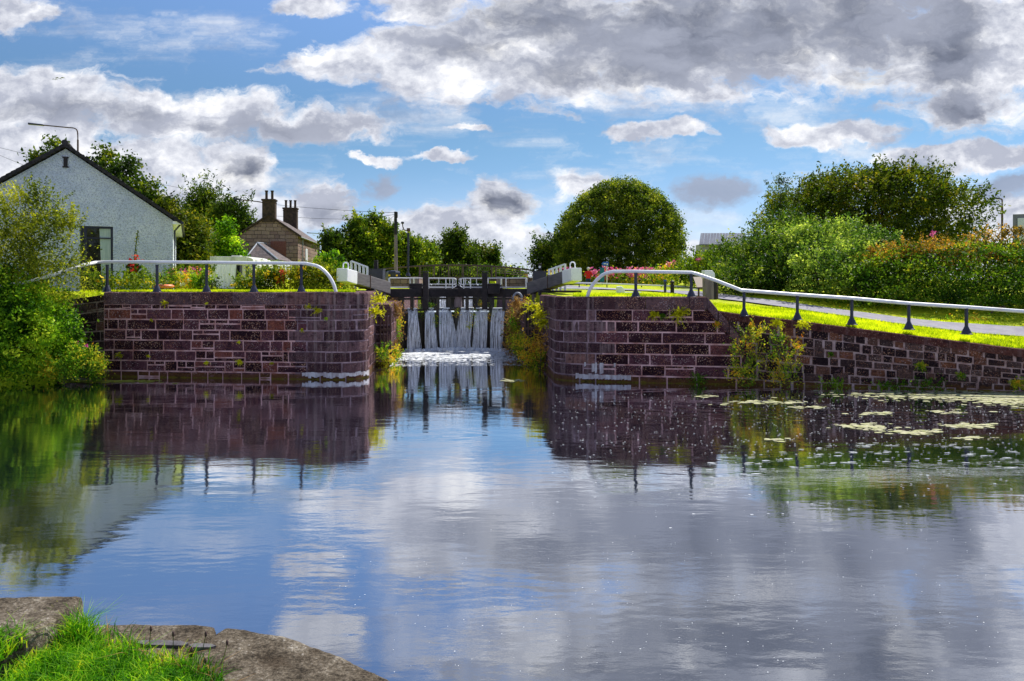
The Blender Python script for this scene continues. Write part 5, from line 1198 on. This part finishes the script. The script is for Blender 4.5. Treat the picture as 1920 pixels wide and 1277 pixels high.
mb = MB(); mb.poly([CP(0, 0, zg2), CP(W2, 0, zg2), CP(W2, 0, ze2), CP(q2, 0, zp2), CP(0, 0, ze2)]); mb.poly([CP(0, D2, zg2), CP(W2, D2, zg2), CP(W2, D2, ze2), CP(q2, D2, zp2), CP(0, D2, ze2)])
mb.quad(CP(0, 0, zg2), CP(0, 0, ze2), CP(0, D2, ze2), CP(0, D2, zg2)); mb.quad(CP(W2, 0, zg2), CP(W2, 0, ze2), CP(W2, D2, ze2), CP(W2, D2, zg2)); mb.build('wall', M['cottage'], sc)
mb = MB(); s2 = (zp2 - ze2) / q2
for sg_ in (-1, 1):
    a_ = q2 + sg_ * (q2 + .25); zz = zp2 + .1 - s2 * (q2 + .25)
    mb.hexa([CP(q2, .1, zp2), CP(a_, .1, zz - .1), CP(a_, D2, zz - .1), CP(q2, D2, zp2), CP(q2, .1, zp2 + .12), CP(a_, .1, zz + .02), CP(a_, D2, zz + .02), CP(q2, D2, zp2 + .12)])
rf2 = mb.build('roof', M['slate'], sc)
mb = MB(); mb.beam(CP(q2, -.06, zp2 + .14), CP(-.3, -.06, ze2 - .05), .3, .16); mb.beam(CP(q2, -.06, zp2 + .14), CP(W2 + .3, -.06, ze2 - .05), .3, .16); mb.build('skew_stones', M['soot'], rf2)
def chimney(b0, wa, wb, z0, z1, pots, hh):
    mb = MB(); mb.box(CP(q2, b0, (z0 + z1) / 2), (wa, wb, z1 - z0), ex2); mb.box(CP(q2, b0, z1 - .1), (wa + .16, wb + .16, .16), ex2); mb.box(CP(q2, b0, z1 - .35), (wa + .08, wb + .08, .08), ex2)
    c = mb.build('chimney', M['soot'], rf2, bevel=.02)
    return CP(q2, b0, z1)
c = chimney(.35, 1.25, .9, 9.6, 11.93, 2, .7)
for dx in (-.28, .28):
    mb = MB(); mb.lathe(c + ex2 * dx, [(.16, 0), (.13, .1), (.13, .75), (.17, .78), (.17, .88)], 9); mb.build('chimney_pot', M['soot'], rf2)
c = chimney(12.2, 1.55, .9, 9.3, 12.3, 3, .7)
for dx in (-.52, 0, .52):
    mb = MB(); mb.lathe(c + ex2 * dx, [(.16, 0), (.13, .1), (.13, .75), (.17, .78), (.17, .88)], 9); mb.build('chimney_pot', M['soot'], rf2)
M['board'] = worn('window_board', (.60, .64, .74), (.72, .74, .80), 3, .6, .3, .1)
for b0, wb, z0, z1 in ((5.2, 1.3, 4.3, 7.2), (9.5, 1.6, 3.6, 6.0)):
    mb = MB(); mb.box(CP(-.02, b0, (z0 + z1) / 2), (.08, wb, z1 - z0), ex2); f_ = mb.build('window', M['board'], sc); mb = MB(); mb.box(CP(-.07, b0, (z0 + z1) / 2), (.03, .08, z1 - z0 - .1), ex2); mb.build('glazing_bar', M['whitec'], f_)
mb = MB(); mb.box(CP(3.0 - 1.1, -.04, 6.4), (1.5, .05, 2.6), ex2); mb.build('blocked_window', worn('red_brick', (.16, .06, .05), (.22, .10, .08), 8, .9, .1, .4), sc)
mb = MB(); mb.tube([CP(-.12, 2.2, ze2 - .2), CP(-.12, 2.2, zg2)], .06, 6); mb.tube([CP(-.3, 0, ze2 - .12), CP(-.3, D2, ze2 - .12)], .07, 6); mb.build('downpipe', M['lead'], sc)
# lean to extension
le = thing('cottage_extension', 'low white walled extension with hipped slate roof joined to the stone cottage gable', 'outbuilding', P(500, 530, 69))
DE = 68; A_, B_, C_, E_ = P(458, 487, DE), P(521, 487, DE), P(549, 491, DE + 5.5), P(483, 455, DE + 2.5); R2 = P(499, 457, DE + 6.5)
mb = MB(); mb.poly([A_, B_, E_]); mb.poly([B_, C_, R2, E_]); mb.poly([A_, E_, R2, P(440, 487, DE + 6)]); er = mb.build('roof', M['slate'], le, fix=False)
mb = MB(); mb.tube([A_, E_], .07, 5); mb.tube([B_, E_], .09, 5); mb.tube([E_, R2], .07, 5); mb.build('hip_flashing', M['lead'], er)
mb = MB(); a_, b_, c_ = A_.copy(), B_.copy(), C_.copy(); 
for p_, n_ in ((a_, 0), (b_, 0), (c_, 0)): p_.z -= .02
mb.quad((a_.x + .1, a_.y + .1, 3), (b_.x - .1, b_.y + .1, 3), (b_.x - .1, b_.y + .1, b_.z), (a_.x + .1, a_.y + .1, a_.z)); mb.quad((b_.x - .1, b_.y + .1, 3), (c_.x - .1, c_.y, 3), (c_.x - .1, c_.y, c_.z), (b_.x - .1, b_.y + .1, b_.z)); mb.build('wall', M['harl'], le, fix=False)
# low slate roof just right of the cottage
o = MB(); a_ = P(600, 487, 70); 
o.poly([P(596, 488, 72), P(621, 504, 68), P(600, 504, 68)]); o.poly([P(596, 488, 72), P(621, 504, 68), P(621, 504, 74), P(596, 488, 74)]); o.poly([P(600, 504, 68), P(621, 504, 68), P(621, 520, 68), P(600, 520, 68)])
setp(o.build('shed', M['slate'], None, P(610, 520, 70), fix=False), 'small slate roofed shed just right of the stone cottage', 'shed')
o = thing('distant_house', 'pale house with a white window glimpsed between the poplars', 'house', P(408, 500, 105)); mb = MB(); mb.prism([P(386, 510, 105), P(418, 510, 105), P(418, 424, 105), P(402, 415, 105), P(386, 424, 105)], (0, 8, 0)); mb.build('wall', worn('pink_render', (.40, .32, .36), (.50, .42, .45), 2), o)
mb = MB(); mb.box(P(392.5, 435, 104.9), (.55, .1, 2.4)); mb.build('window', M['whitec'], o)

# caravan with a white sheet for a curtain
cv = thing('caravan', 'old cream touring caravan with a white sheet hanging over its door', 'caravan', P(435, 540, 43))
M['cream'] = worn('caravan_panels', (.52, .54, .48), (.66, .67, .60), 3, .5, .4, .1, stain=(.12, .14, .06), stain_amt=.35, stretch=(1, 1, .3))
DC = 43; x0, x1 = P(396, 0, DC).x, P(462, 0, DC).x; zb, ztp = 3.2, P(0, 481, DC).z
mb = MB(); prof = [(x0, zb), (x0, ztp - .1), (x0 + .06, ztp), (x1, ztp), (x1 + .35, ztp - .12), (x1 + .5, ztp - .5), (x1 + .5, zb)]
mb.prism([(x, DC, z) for x, z in prof], (0, 3.2, 0)); body = mb.build('body', M['cream'], cv, bevel=.03)
mb = MB(); mb.box(((x0 + x1) / 2, DC - .04, ztp - .25), (x1 - x0 + .1, .1, .5)); mb.build('awning_roll', M['cream'], cv, bevel=.03)
mb = MB(); mb.box((P(437, 0, DC).x, DC + .6, ztp + .04), (.5, .4, .08)); mb.build('roof_vent', M['cream'], body, bevel=.02)
mb = MB(); mb.box((P(449, 0, DC).x, DC - .02, P(0, 510, DC).z), (.30, .06, .85)); mb.build('doorway', M['glass'], cv)
mb = MB(); mb.box((P(464, 0, DC).x, DC - .01, P(0, 508, DC).z), (.18, .05, .6)); mb.build('window', M['navy'], cv)
mb = MB(); n_ = 30; row = None
for i in range(n_ + 1):
    k = i / n_; off = .05 * math.sin(i * 1.5) + .03 * math.sin(i * .6); xa = P(402.5 + 40 * k, 0, DC - .4).x; xb = P(406 + 33 * k, 0, DC - .4).x
    r_ = [mb.vert((xa, DC - .35 + off * .4, P(0, 496, DC - .4).z)), mb.vert(((xa + xb) / 2, DC - .4 + off, P(0, 518, DC - .4).z)), mb.vert((xb, DC - .4 + off * 1.3, P(0, 541, DC - .4).z))]
    if row: 
        for j in range(2): mb.face([row[j], r_[j], r_[j + 1], row[j + 1]])
    row = r_
mb.build('hanging_sheet', worn('white_cloth', (.78, .80, .90), (.70, .72, .84), 2, .8, .1, .1), cv, smooth=True)
# garden clutter
o = thing('flower_pot', 'white flower pot on a shelf near the house corner', 'plant pot', P(339, 522, 31)); mb = MB(); mb.lathe(P(339, 521, 31), [(.10, 0), (.14, .2), (.16, .22), (.16, .26)], 12); mb.build('pot', M['whitec'], o)
pp = np.array([P(339 + random.gauss(0, 3), 512 + random.gauss(0, 2), 31) for _ in range(80)]); quads_obj('plant', leaf_quads(pp, .12, .5), rng.random(80), V['bright'], o)
o = thing('flower_pot', 'brown clay flower pot left of the white pot', 'plant pot', P(327, 524, 31.2)); mb = MB(); mb.lathe(P(327, 523, 31.2), [(.10, 0), (.15, .2), (.17, .22), (.17, .26)], 12); mb.build('pot', worn('terracotta', (.32, .10, .05), (.40, .16, .09), 6), o)
pp = np.array([P(327 + random.gauss(0, 3), 512 + random.gauss(0, 3), 31.2) for _ in range(70)]); quads_obj('plant', leaf_quads(pp, .12, .5), rng.random(70), V['mid'], o)
mb = MB(); mb.beam(P(318, 523.5, 31.3), P(350, 523.5, 31.3), .35, .04); mb.tube([P(320, 524, 31.3), P(320, 542, 31.3)], .03, 5); mb.tube([P(348, 524, 31.3), P(348, 542, 31.3)], .03, 5); setp(mb.build('plant_shelf', M['black'], None, P(334, 540, 31.3)), 'low dark plant shelf carrying two flower pots', 'shelf')
mb = MB(); mb.lathe(P(307, 541, 28.5), [(.05, 0), (.34, .02), (.38, .1), (.30, .15), (.05, .16)], 16); setp(mb.build('orange_bag', worn('orange_plastic', (.75, .16, .06), (.80, .28, .12), 4, .4, .4, .3), None, P(307, 541, 28.5), smooth=True), 'bright orange bundle lying on the left coping between the first rail posts', 'bag')

# ------------------------------------------------------------------ footbridge and abutments
fb = thing('footbridge', 'arched iron footbridge with slatted parapet crossing behind the lock', 'footbridge', P(860, 540, 70))
M['bridge'] = worn('brown_iron', (.075, .052, .05), (.13, .095, .085), 4, .7, .3, .3)
DB = 70
def byt(px): return 496.5 + ((px - 850) / 160) ** 2 * 11.5
def byd(px): return 519 + ((px - 850) / 80) ** 2 * 2.5
for dd, nm in ((0, 'near'), (2.4, 'far')):
    mb = MB(); mb.tube([P(px, byt(px) + dd * .5, DB + dd) for px in range(690, 1008, 8)], .055, 6); mb.build('handrail', M['bridge'], fb)
mb = MB(); xs = list(range(778, 942, 8))
for a_, b_ in zip(xs, xs[1:]): mb.hexa([P(a_, byd(a_) + 6, DB), P(b_, byd(b_) + 6, DB), P(b_, byd(b_) + 6, DB + 2.4), P(a_, byd(a_) + 6, DB + 2.4), P(a_, byd(a_), DB), P(b_, byd(b_), DB), P(b_, byd(b_), DB + 2.4), P(a_, byd(a_), DB + 2.4)])
mb.build('deck', M['bridge'], fb)
for px in list(range(787, 930, 27)) + [930]:
    mb = MB(); mb.box((P(px, 0, DB).x, DB - .02, (P(0, byt(px), DB).z + P(0, byd(px) + 4, DB).z) / 2), (.13, .13, P(0, byt(px), DB).z - P(0, byd(px) + 4, DB).z)); mb.build('post', M['bridge'], fb)
for px in np.arange(790, 930, 4.2):
    mb = MB(); mb.tube([P(px, byd(px), DB), P(px, byt(px), DB)], .022, 4); mb.build('baluster', M['bridge'], fb)
for k in range(3):
    mb = MB(); mb.tube([P(px, byt(px) + 4 + k * 4, DB) for px in (930, 950, 975, 1003)], .025, 4); mb.build('rail_wire', M['bridge'], fb)
for px in (947, 975, 1003, 700, 722, 745, 765):
    mb = MB(); mb.tube([P(px, byt(px), DB), P(px, byt(px) + 18, DB)], .05, 5); mb.build('post', M['bridge'], fb)
for xa, xb, lab, pa, pb_ in ((722, 786, 'left stone abutment of the footbridge, behind the lock gate', 769, 784), (930, 1004, 'right stone abutment of the footbridge, behind the lock gate', 931, 943)):
    t = thing('bridge_abutment', lab, 'abutment', P((xa + xb) / 2, 548, 66)); mb = MB(); a_, b_ = P(xa, 548, 65), P(xb, 520, 65); mb.prism([(a_.x, 65, 2.4), (b_.x, 65, 2.4), (b_.x, 65, b_.z), (a_.x, 65, b_.z)], (0, 5, 0)); mb.build('masonry', M['cottage'], t)
    mb = MB(); a2_, b2_ = P(pa, 548, 64.9), P(pb_, 518.5, 64.9); mb.box(((a2_.x + b2_.x) / 2, 64.9, (2.4 + b2_.z) / 2), (b2_.x - a2_.x, .3, b2_.z - 2.4)); mb.build('quoin', M['post'], t)
# ------------------------------------------------------------------ poles and lamps
def lamp(lab, pts, D, base_py, r=.09, head=(1.1, .16), m='rust'):
    b = P(pts[0][0], base_py, D); t = thing('street_lamp', lab, 'street lamp', b, 'street lamps'); pl_ = [b] + [P(x, y, D) for x, y in pts]
    mb = MB(); mb.tube([pl_[0], pl_[1]], r, 8); mb.build('column', M[m], t)
    mb = MB(); mb.tube(smooth_path(pl_[1:], 4), r * .7, 6); mb.build('arm', M[m], t)
    e = pl_[-1]; d = (pl_[-1] - pl_[-2]).normalized(); mb = MB(); mb.beam(e - d * .1, e + d * head[0], .28, head[1] * .7, .2, head[1]); mb.build('lamp_head', M['navy'], t, bevel=.02)
lamp('curved street lamp rising behind the white house ridge', [(146, 262), (145, 246), (139, 240.5), (125, 239), (79, 234.5)], 60, 500, .07)
lamp('street lamp with a long arm behind the cottage chimney', [(497, 396), (495, 383), (489, 379), (478, 377.5), (452, 374.5)], 88, 520, .09, (.9, .2))
lamp('small faint street lamp right of the cottage roof', [(604, 450), (603.5, 443), (601, 439.5), (596, 438), (582, 437)], 110, 530, .09, (.5, .12), 'lead')
lamp('single street lamp on a straight column at the far right', [(1879, 388), (1879, 376), (1877.5, 373.5), (1876, 373), (1872, 372.5)], 75, 560, .1, (.5, .18))
t = thing('telegraph_pole', 'tall wooden telegraph pole behind the lock gate', 'telegraph pole', P(742, 524, 66)); mb = MB(); mb.tube([P(742.5, 524, 66), P(742, 460, 66), P(741.8, 397, 66)], .17, 9, .11); mb.build('pole', M['post'], t)
mb = MB(); mb.tube([P(741.8, 440, 65.95), P(741.8, 397, 65.95)], .15, 9, .13); mb.build('tarred_top', M['black'], t)
mb = MB(); mb.box(P(743.2, 403, 65.8), (.22, .2, .5)); mb.build('insulator', M['black'], t)
wm = M['black']
for i, (pts_, lab) in enumerate([([(741, 399, 66), (640, 394, 75), (520, 384, 88), (420, 368, 95), (300, 345, 100)], 'upper overhead wire running left from the telegraph pole'), ([(741, 402, 66), (680, 410, 75), (600, 410, 85), (500, 404, 100)], 'lower overhead wire running left from the telegraph pole'),
                            ([(741, 403, 66), (722, 418, 70), (712, 430, 74)], 'short stay wire slanting down from the telegraph pole'), ([(-40, 268, 60), (40, 287, 55), (72, 300, 50)], 'thin wire crossing the sky above the left roof slope'), ([(-40, 275, 60), (50, 312, 55)], 'lower thin wire left of the white house roof')]):
    mb = MB(); mb.tube(smooth_path([P(*p) for p in pts_], 6), .018 if i < 3 else .012, 4); setp(mb.build('overhead_wire', wm, None, P(*pts_[0])), lab, 'wire')
t = thing('camera_mast', 'dark blue mast with a camera on a curved bracket behind the lock', 'camera mast', P(765, 518, 62)); mb = MB(); mb.tube([P(765, 518, 62), P(765.5, 436, 62)], .09, 8); mb.lathe(P(765, 518, 62), [(.22, 0), (.2, .1), (.1, .3)], 8); mb.build('mast', M['navy'], t)
mb = MB(); mb.box(P(766, 431, 62), (.26, .26, .28)); mb.build('head_box', M['rust'], t, bevel=.02)
mb = MB(); mb.tube(smooth_path([P(763, 432, 62), P(758, 431, 62), P(755.5, 426, 62), P(754.8, 420, 62)], 4), .045, 6); mb.build('bracket', M['rust'], t)
mb = MB(); mb.lathe(P(754.8, 420, 62), [(.02, -.02), (.11, .02), (.13, .08), (.13, .16), (.08, .2)], 9); mb.build('camera_dome', M['navy'], t)
t = thing('utility_cabinet', 'dark hexagonal cabinet with yellow warning marks behind the left gate', 'cabinet', P(737, 520, 60)); c = P(737, 520, 60)
mb = MB(); mb.lathe(c, [(.58, -.1), (.58, .38), (.5, .5), (.0, .56)], 6); mb.build('cabinet', M['navy'], t)
mb = MB(); mb.box(P(730, 516.5, 59.4), (.16, .03, .14)); mb.build('warning_label', V['gold'], t); mb = MB(); mb.box(P(744, 516.5, 59.4), (.12, .03, .12)); mb.build('warning_label', V['gold'], t)

# ------------------------------------------------------------------ right hand side objects
def whiterail(lab, pts, D, posts, drop, r=.05):
    t = thing('white_rail', lab, 'railing', P(*pts[0], D)); mb = MB(); mb.tube([P(x, y, D) for x, y in pts], r, 7); mb.build('handrail', M['whitec'], t)
    for (x, y) in posts: 
        mb = MB(); mb.tube([P(x, y, D + .02), P(x, y + drop, D + .02)], .035, 6); mb.build('post', M['navy'], t)
whiterail('upper white rail crossing the lawn behind the right handrail', [(1071, 530), (1150, 532.5), (1240, 536), (1290, 538), (1305, 539.5)], 46, [(1086, 531), (1138, 532), (1203, 535), (1240, 537), (1284, 538)], 14)
whiterail('lower white rail crossing the lawn behind the right handrail', [(1024, 541), (1120, 542), (1240, 545), (1310, 543)], 41, [(1100, 543), (1211, 545), (1283, 545), (1262, 545)], 12)
whiterail('short far white rail beside the blue notice board', [(1135, 524), (1225, 524)], 56, [(1138, 524), (1180, 524), (1222, 524)], 10, .045)
t = thing('fingerpost', 'blue finger sign on a thin white pole beneath the dome tree', 'sign', P(1138, 530, 50)); mb = MB(); mb.tube([P(1138, 530, 50), P(1138, 490, 50)], .035, 7); mb.build('pole', M['whitec'], t)
M['blue'] = worn('blue_sign', (.02, .10, .45), (.03, .13, .52), 2, .4, .4, .05)
mb = MB(); mb.prism([P(1128, 494.5, 49.9), P(1131, 491, 49.9), P(1141.5, 491, 49.9), P(1141.5, 498.5, 49.9), P(1131, 498.5, 49.9)], (0, .05, 0)); f_ = mb.build('sign_arm', M['blue'], t)
mb = MB(); mb.box(P(1134, 494.5, 49.87), (.16, .02, .05)); mb.box(P(1138.5, 495.5, 49.87), (.08, .02, .1)); mb.build('lettering', M['whitec'], f_)
t = thing('notice_board', 'tall teal notice board left of the blue finger sign', 'notice board', P(1129, 531, 50.5)); mb = MB(); mb.box(P(1129, 515, 50.5), (.30, .08, .95)); mb.build('panel', worn('teal_panel', (.01, .13, .22), (.015, .18, .28), 2), t); mb = MB(); mb.box(P(1129, 530, 50.5), (.1, .06, .3)); mb.build('leg', M['navy'], t)
mb = MB(); b_ = P(1183, 558, 33); 
mb.prism([P(x, y, 33) for x, y in ((1158, 556), (1203, 556), (1203, 547.5), (1172, 547.5), (1170, 541), (1165, 536.5), (1158, 537.5))], (0, .5, 0)); setp(mb.build('painted_block', M['whitec'], None, b_, bevel=.03), 'white painted step shaped block on the right lock side', 'block')
t = thing('bollard', 'square blue bollard behind the right handrail', 'bollard', P(1247, 555, 29)); mb = MB(); mb.box(P(1247, 540, 29), (.09, .09, .66)); mb.build('post', M['navy'], t, bevel=.01); mb = MB(); mb.box(P(1247, 526.5, 29), (.11, .11, .03)); mb.build('cap', M['blue'], t)
mb = MB(); mb.lathe(P(1260.5, 557, 29), [(.075, 0), (.075, .48), (.06, .5), (.06, .53), (.085, .55), (.085, .61), (.04, .64)], 10); setp(mb.build('bollard', M['black'], None, P(1260.5, 557, 29), smooth=False), 'round black bollard right of the square blue one', 'bollard')
t = thing('information_board', 'tilted brown information board beside the white topped post', 'information board', P(1310, 560, 28.5)); mb = MB(); A1, A2, A3, A4 = P(1300, 521.5, 28.6), P(1323, 521.5, 28.6), P(1323, 541, 27.9), P(1307, 541, 27.9); mb.prism([A1, A2, A3, A4], (0, .03, .05)); mb.build('panel', worn('brown_panel', (.07, .035, .025), (.12, .06, .04), 4), t)
for px in (1310, 1345): 
    mb = MB(); mb.tube([P(px, 560, 28.3), P(px, 533, 28.3)], .035, 6); mb.build('leg', M['rust'], t)
t = thing('timber_post', 'weathered thick post with a white top and black side', 'post', P(1333, 562, 27.4)); mb = MB(); a_ = P(1332, 562, 27.4); mb.prism([P(x, y, 27.4) for x, y in ((1323, 562), (1322, 522), (1338, 522), (1339, 562))], (0, .42, 0)); mb.build('shaft', M['post'], t, bevel=.02)
mb = MB(); mb.prism([P(x, y, 27.38) for x, y in ((1321, 522), (1321, 507), (1336, 507), (1340.5, 513), (1340.5, 523))], (0, .46, 0)); mb.build('white_cap', M['whitec'], t, bevel=.015)
mb = MB(); mb.prism([P(x, y, 27.42) for x, y in ((1339, 562), (1337, 545), (1338.5, 523), (1344, 530), (1344, 562))], (0, .4, 0)); mb.build('black_side', M['black'], t)  # separate black piece along the right side of the post
t = thing('grey_shed', 'grey metal clad shed roof behind the shrubs right of the dome tree', 'shed', P(1345, 500, 90)); mb = MB()
for i in range(16):
    a_ = 1308 + i * 5.5; mb.prism([P(a_ + (0 if i else 3), 458, 90), P(a_ + 5.2, 458, 90), P(a_ + 8, 437, 93), P(a_ + 3 + (0 if i else 3), 437, 93)], (0, .05, -.12 if i % 2 else -.2))
mb.build('roof', worn('grey_cladding', (.11, .12, .17), (.15, .16, .21), 1, .8, .1, .1), t); mb = MB(); mb.box(P(1352, 480, 92), (5.5, 3, 2.8)); mb.build('wall', worn('shed_wall', (.22, .22, .26), (.3, .3, .34), 1), t)
t = thing('office_building', 'corner of a modern grey building at the right edge', 'building', P(1930, 500, 110)); mb = MB(); mb.prism([P(x, y, 110) for x, y in ((1899, 540), (1899, 402), (1990, 399), (1990, 540))], (7.4, 10, 0)); mb.build('wall', worn('dark_cladding', (.10, .10, .15), (.14, .14, .19), 1, .5, .4), t)
mb = MB(); mb.prism([P(x, y, 109.9) for x, y in ((1908, 470), (1908, 409), (1980, 406), (1980, 470))], (.07, .1, 0)); mb.build('glass_panel', worn('pale_panel', (.42, .45, .55), (.5, .53, .62), 1, .3, .5), t)
t = thing('distant_block', 'low red and white building with a chimney stack beyond the footbridge', 'building', P(962, 530, 210)); mb = MB(); mb.prism([P(x, y, 210) for x, y in ((943, 530), (943, 512), (952, 512), (953, 509), (966, 509), (967, 512), (990, 513), (990, 530))], (0, 12, 0)); mb.build('wall', worn('red_cladding', (.42, .14, .14), (.5, .2, .2), .4), t)
for a_, b_ in ((946, 955), (968, 978)):
    mb = MB(); mb.box(P((a_ + b_) / 2, 517.5, 209.8), ((b_ - a_) / ppm(210), .2, .7)); mb.build('window', M['board'], t)
mb = MB(); mb.box(P(968, 512, 209.7), (6.9, .3, .5)); mb.build('roof_band', M['tile'], t)
mb = MB(); mb.tube([P(948.5, 514, 209), P(948.5, 494, 209)], .22, 8); mb.box(P(948.5, 495, 209), (.6, .6, .7)); mb.build('stack', M['lead'], t)
mb = MB(); mb.lathe((0, 0, 0), [(.17, 0), (.17, .05)], 4) if 0 else None
cb = P(970.5, 560, 34); mb = MB(); pts_ = [cb + Vector((math.cos(R(a)) * .2, 0, math.sin(R(a)) * .26)) for a in range(-30, 220, 15)]; mb.tube(pts_, .05, 7); setp(mb.build('lifebuoy', M['lead'], None, cb), 'pale grey ring hanging beside the right end of the gate beam', 'lifebuoy')
cb = Vector((*wat(1508, 722), 0)); mb = MB(); pr_ = [(.005, -.08)] + [(.105 * math.cos(R(a)), .035 + .115 * math.sin(R(a))) for a in range(-75, 76, 15)] + [(.02, .16), (.02, .175)]; mb.lathe(cb, pr_, 16); setp(mb.build('float_ball', worn('dirty_white_plastic', (.66, .60, .42), (.75, .72, .60), 4, .4, .4, .1, stain=(.5, .2, .05), stain_amt=.3), None, cb, smooth=True), 'dirty white ball floating against the rubble wall', 'ball')
# gulls
for i, (px, py, lab, s_) in enumerate([(112, 147, 'gull gliding high on the left above the white house', 1.0), (103, 149, 'smaller gull flying just left of the other one', .6), (828, 448, 'tiny bird flying left of the dark round topped tree', .6)]):
    D = 70; c = P(px, py, D); mb = MB(); rn = s_
    for sg_ in (-1, 1):
        pts_ = [c, c + Vector((sg_ * .22, 0, .13)) * rn, c + Vector((sg_ * .5, .05, .05)) * rn, c + Vector((sg_ * .2, .12, .08)) * rn]
        mb.poly(pts_); mb.poly([p + Vector((0, 0, -.02)) for p in pts_][::-1])
    mb.tube([c + Vector((-.02, -.2, -.02)) * rn, c, c + Vector((.02, .22, -.03)) * rn], .035 * rn, 6, .02 * rn)
    setp(mb.build('gull', M['lead'], None, c), lab, 'bird')

# ------------------------------------------------------------------ the visitor by the lock
def person(base, hgt, label):
    s = hgt / 1.75; base = Vector(base); t = thing('person', label, 'person', base)
    me = bpy.data.meshes.new('body'); J = [(0, 0, .95, .13), (0, 0, 1.15, .14), (0, 0, 1.38, .15), (0, 0, 1.48, .06), (0, -.01, 1.56, .06), (0, -.01, 1.64, .09), (0, 0, 1.71, .07),
         (-.19, 0, 1.42, .06), (-.30, -.02, 1.18, .045), (-.24, -.22, 1.08, .035), (-.2, -.30, 1.1, .03), (.19, 0, 1.42, .06), (.31, -.02, 1.18, .045), (.25, -.22, 1.06, .035), (.2, -.30, 1.1, .03),
         (-.1, 0, .88, .09), (-.11, -.02, .5, .06), (-.12, 0, .1, .045), (-.13, -.12, .04, .04), (.1, 0, .88, .09), (.12, .02, .5, .06), (.13, .06, .1, .045), (.14, -.06, .04, .04)]
    E = [(0, 1), (1, 2), (2, 3), (3, 4), (4, 5), (5, 6), (2, 7), (7, 8), (8, 9), (9, 10), (2, 11), (11, 12), (12, 13), (13, 14), (0, 15), (15, 16), (16, 17), (17, 18), (0, 19), (19, 20), (20, 21), (21, 22)]
    me.from_pydata([(x * s, y * s, z * s) for x, y, z, r in J], E, [])
    o = bpy.data.objects.new('body', me); COL.objects.link(o); o.parent = t
    sk = o.modifiers.new('skin', 'SKIN'); 
    for v, j in zip(me.skin_vertices[0].data if me.skin_vertices else [], J): v.radius = (j[3] * s, j[3] * s)
    if not me.skin_vertices:
        bm = bmesh.new(); bm.from_mesh(me); ly = bm.verts.layers.skin.verify()
        for v, j in zip(bm.verts, J): v[ly].radius = (j[3] * s, j[3] * s)
        bm.verts.ensure_lookup_table(); bm.verts[0][ly].use_root = True; bm.to_mesh(me); bm.free()
    sb = o.modifiers.new('subsurf', 'SUBSURF'); sb.levels = 2; sb.render_levels = 2
    def pf(nt):
        x, y, z = sep(coord('Object')); z = z / s; ax = mth('ABSOLUTE', x / s)
        c = mix(sstep(z, 1.50, 1.51), (.60, .02, .02), (.55, .32, .24)); c = mix(sstep(z, .93, .95), (.02, .035, .12), c)
        c = mix(sstep(y / s, -.17, -.16, (1, 0)) * sstep(z, .9, .95), c, (.55, .32, .24)); c = mix(sstep(z, .09, .1), (.03, .03, .03), c)
        return bsdf(nt, c, .8, .2)
    me.materials.append(mat('red_top_and_jeans', pf))
    mb = MB(); mb.lathe(base + Vector((0, .012, 1.62)) * s, [(.085 * s, -.03), (.108 * s, .03), (.10 * s, .09), (.06 * s, .135), (.01, .145)], 12); mb.build('hair', worn('white_hair', (.6, .58, .55), (.7, .68, .66), 20, .8), t, smooth=True)
    return t
person(P(1103, 546, 51), 1.62, 'white haired person in a red top and blue jeans standing by the lawn rail')
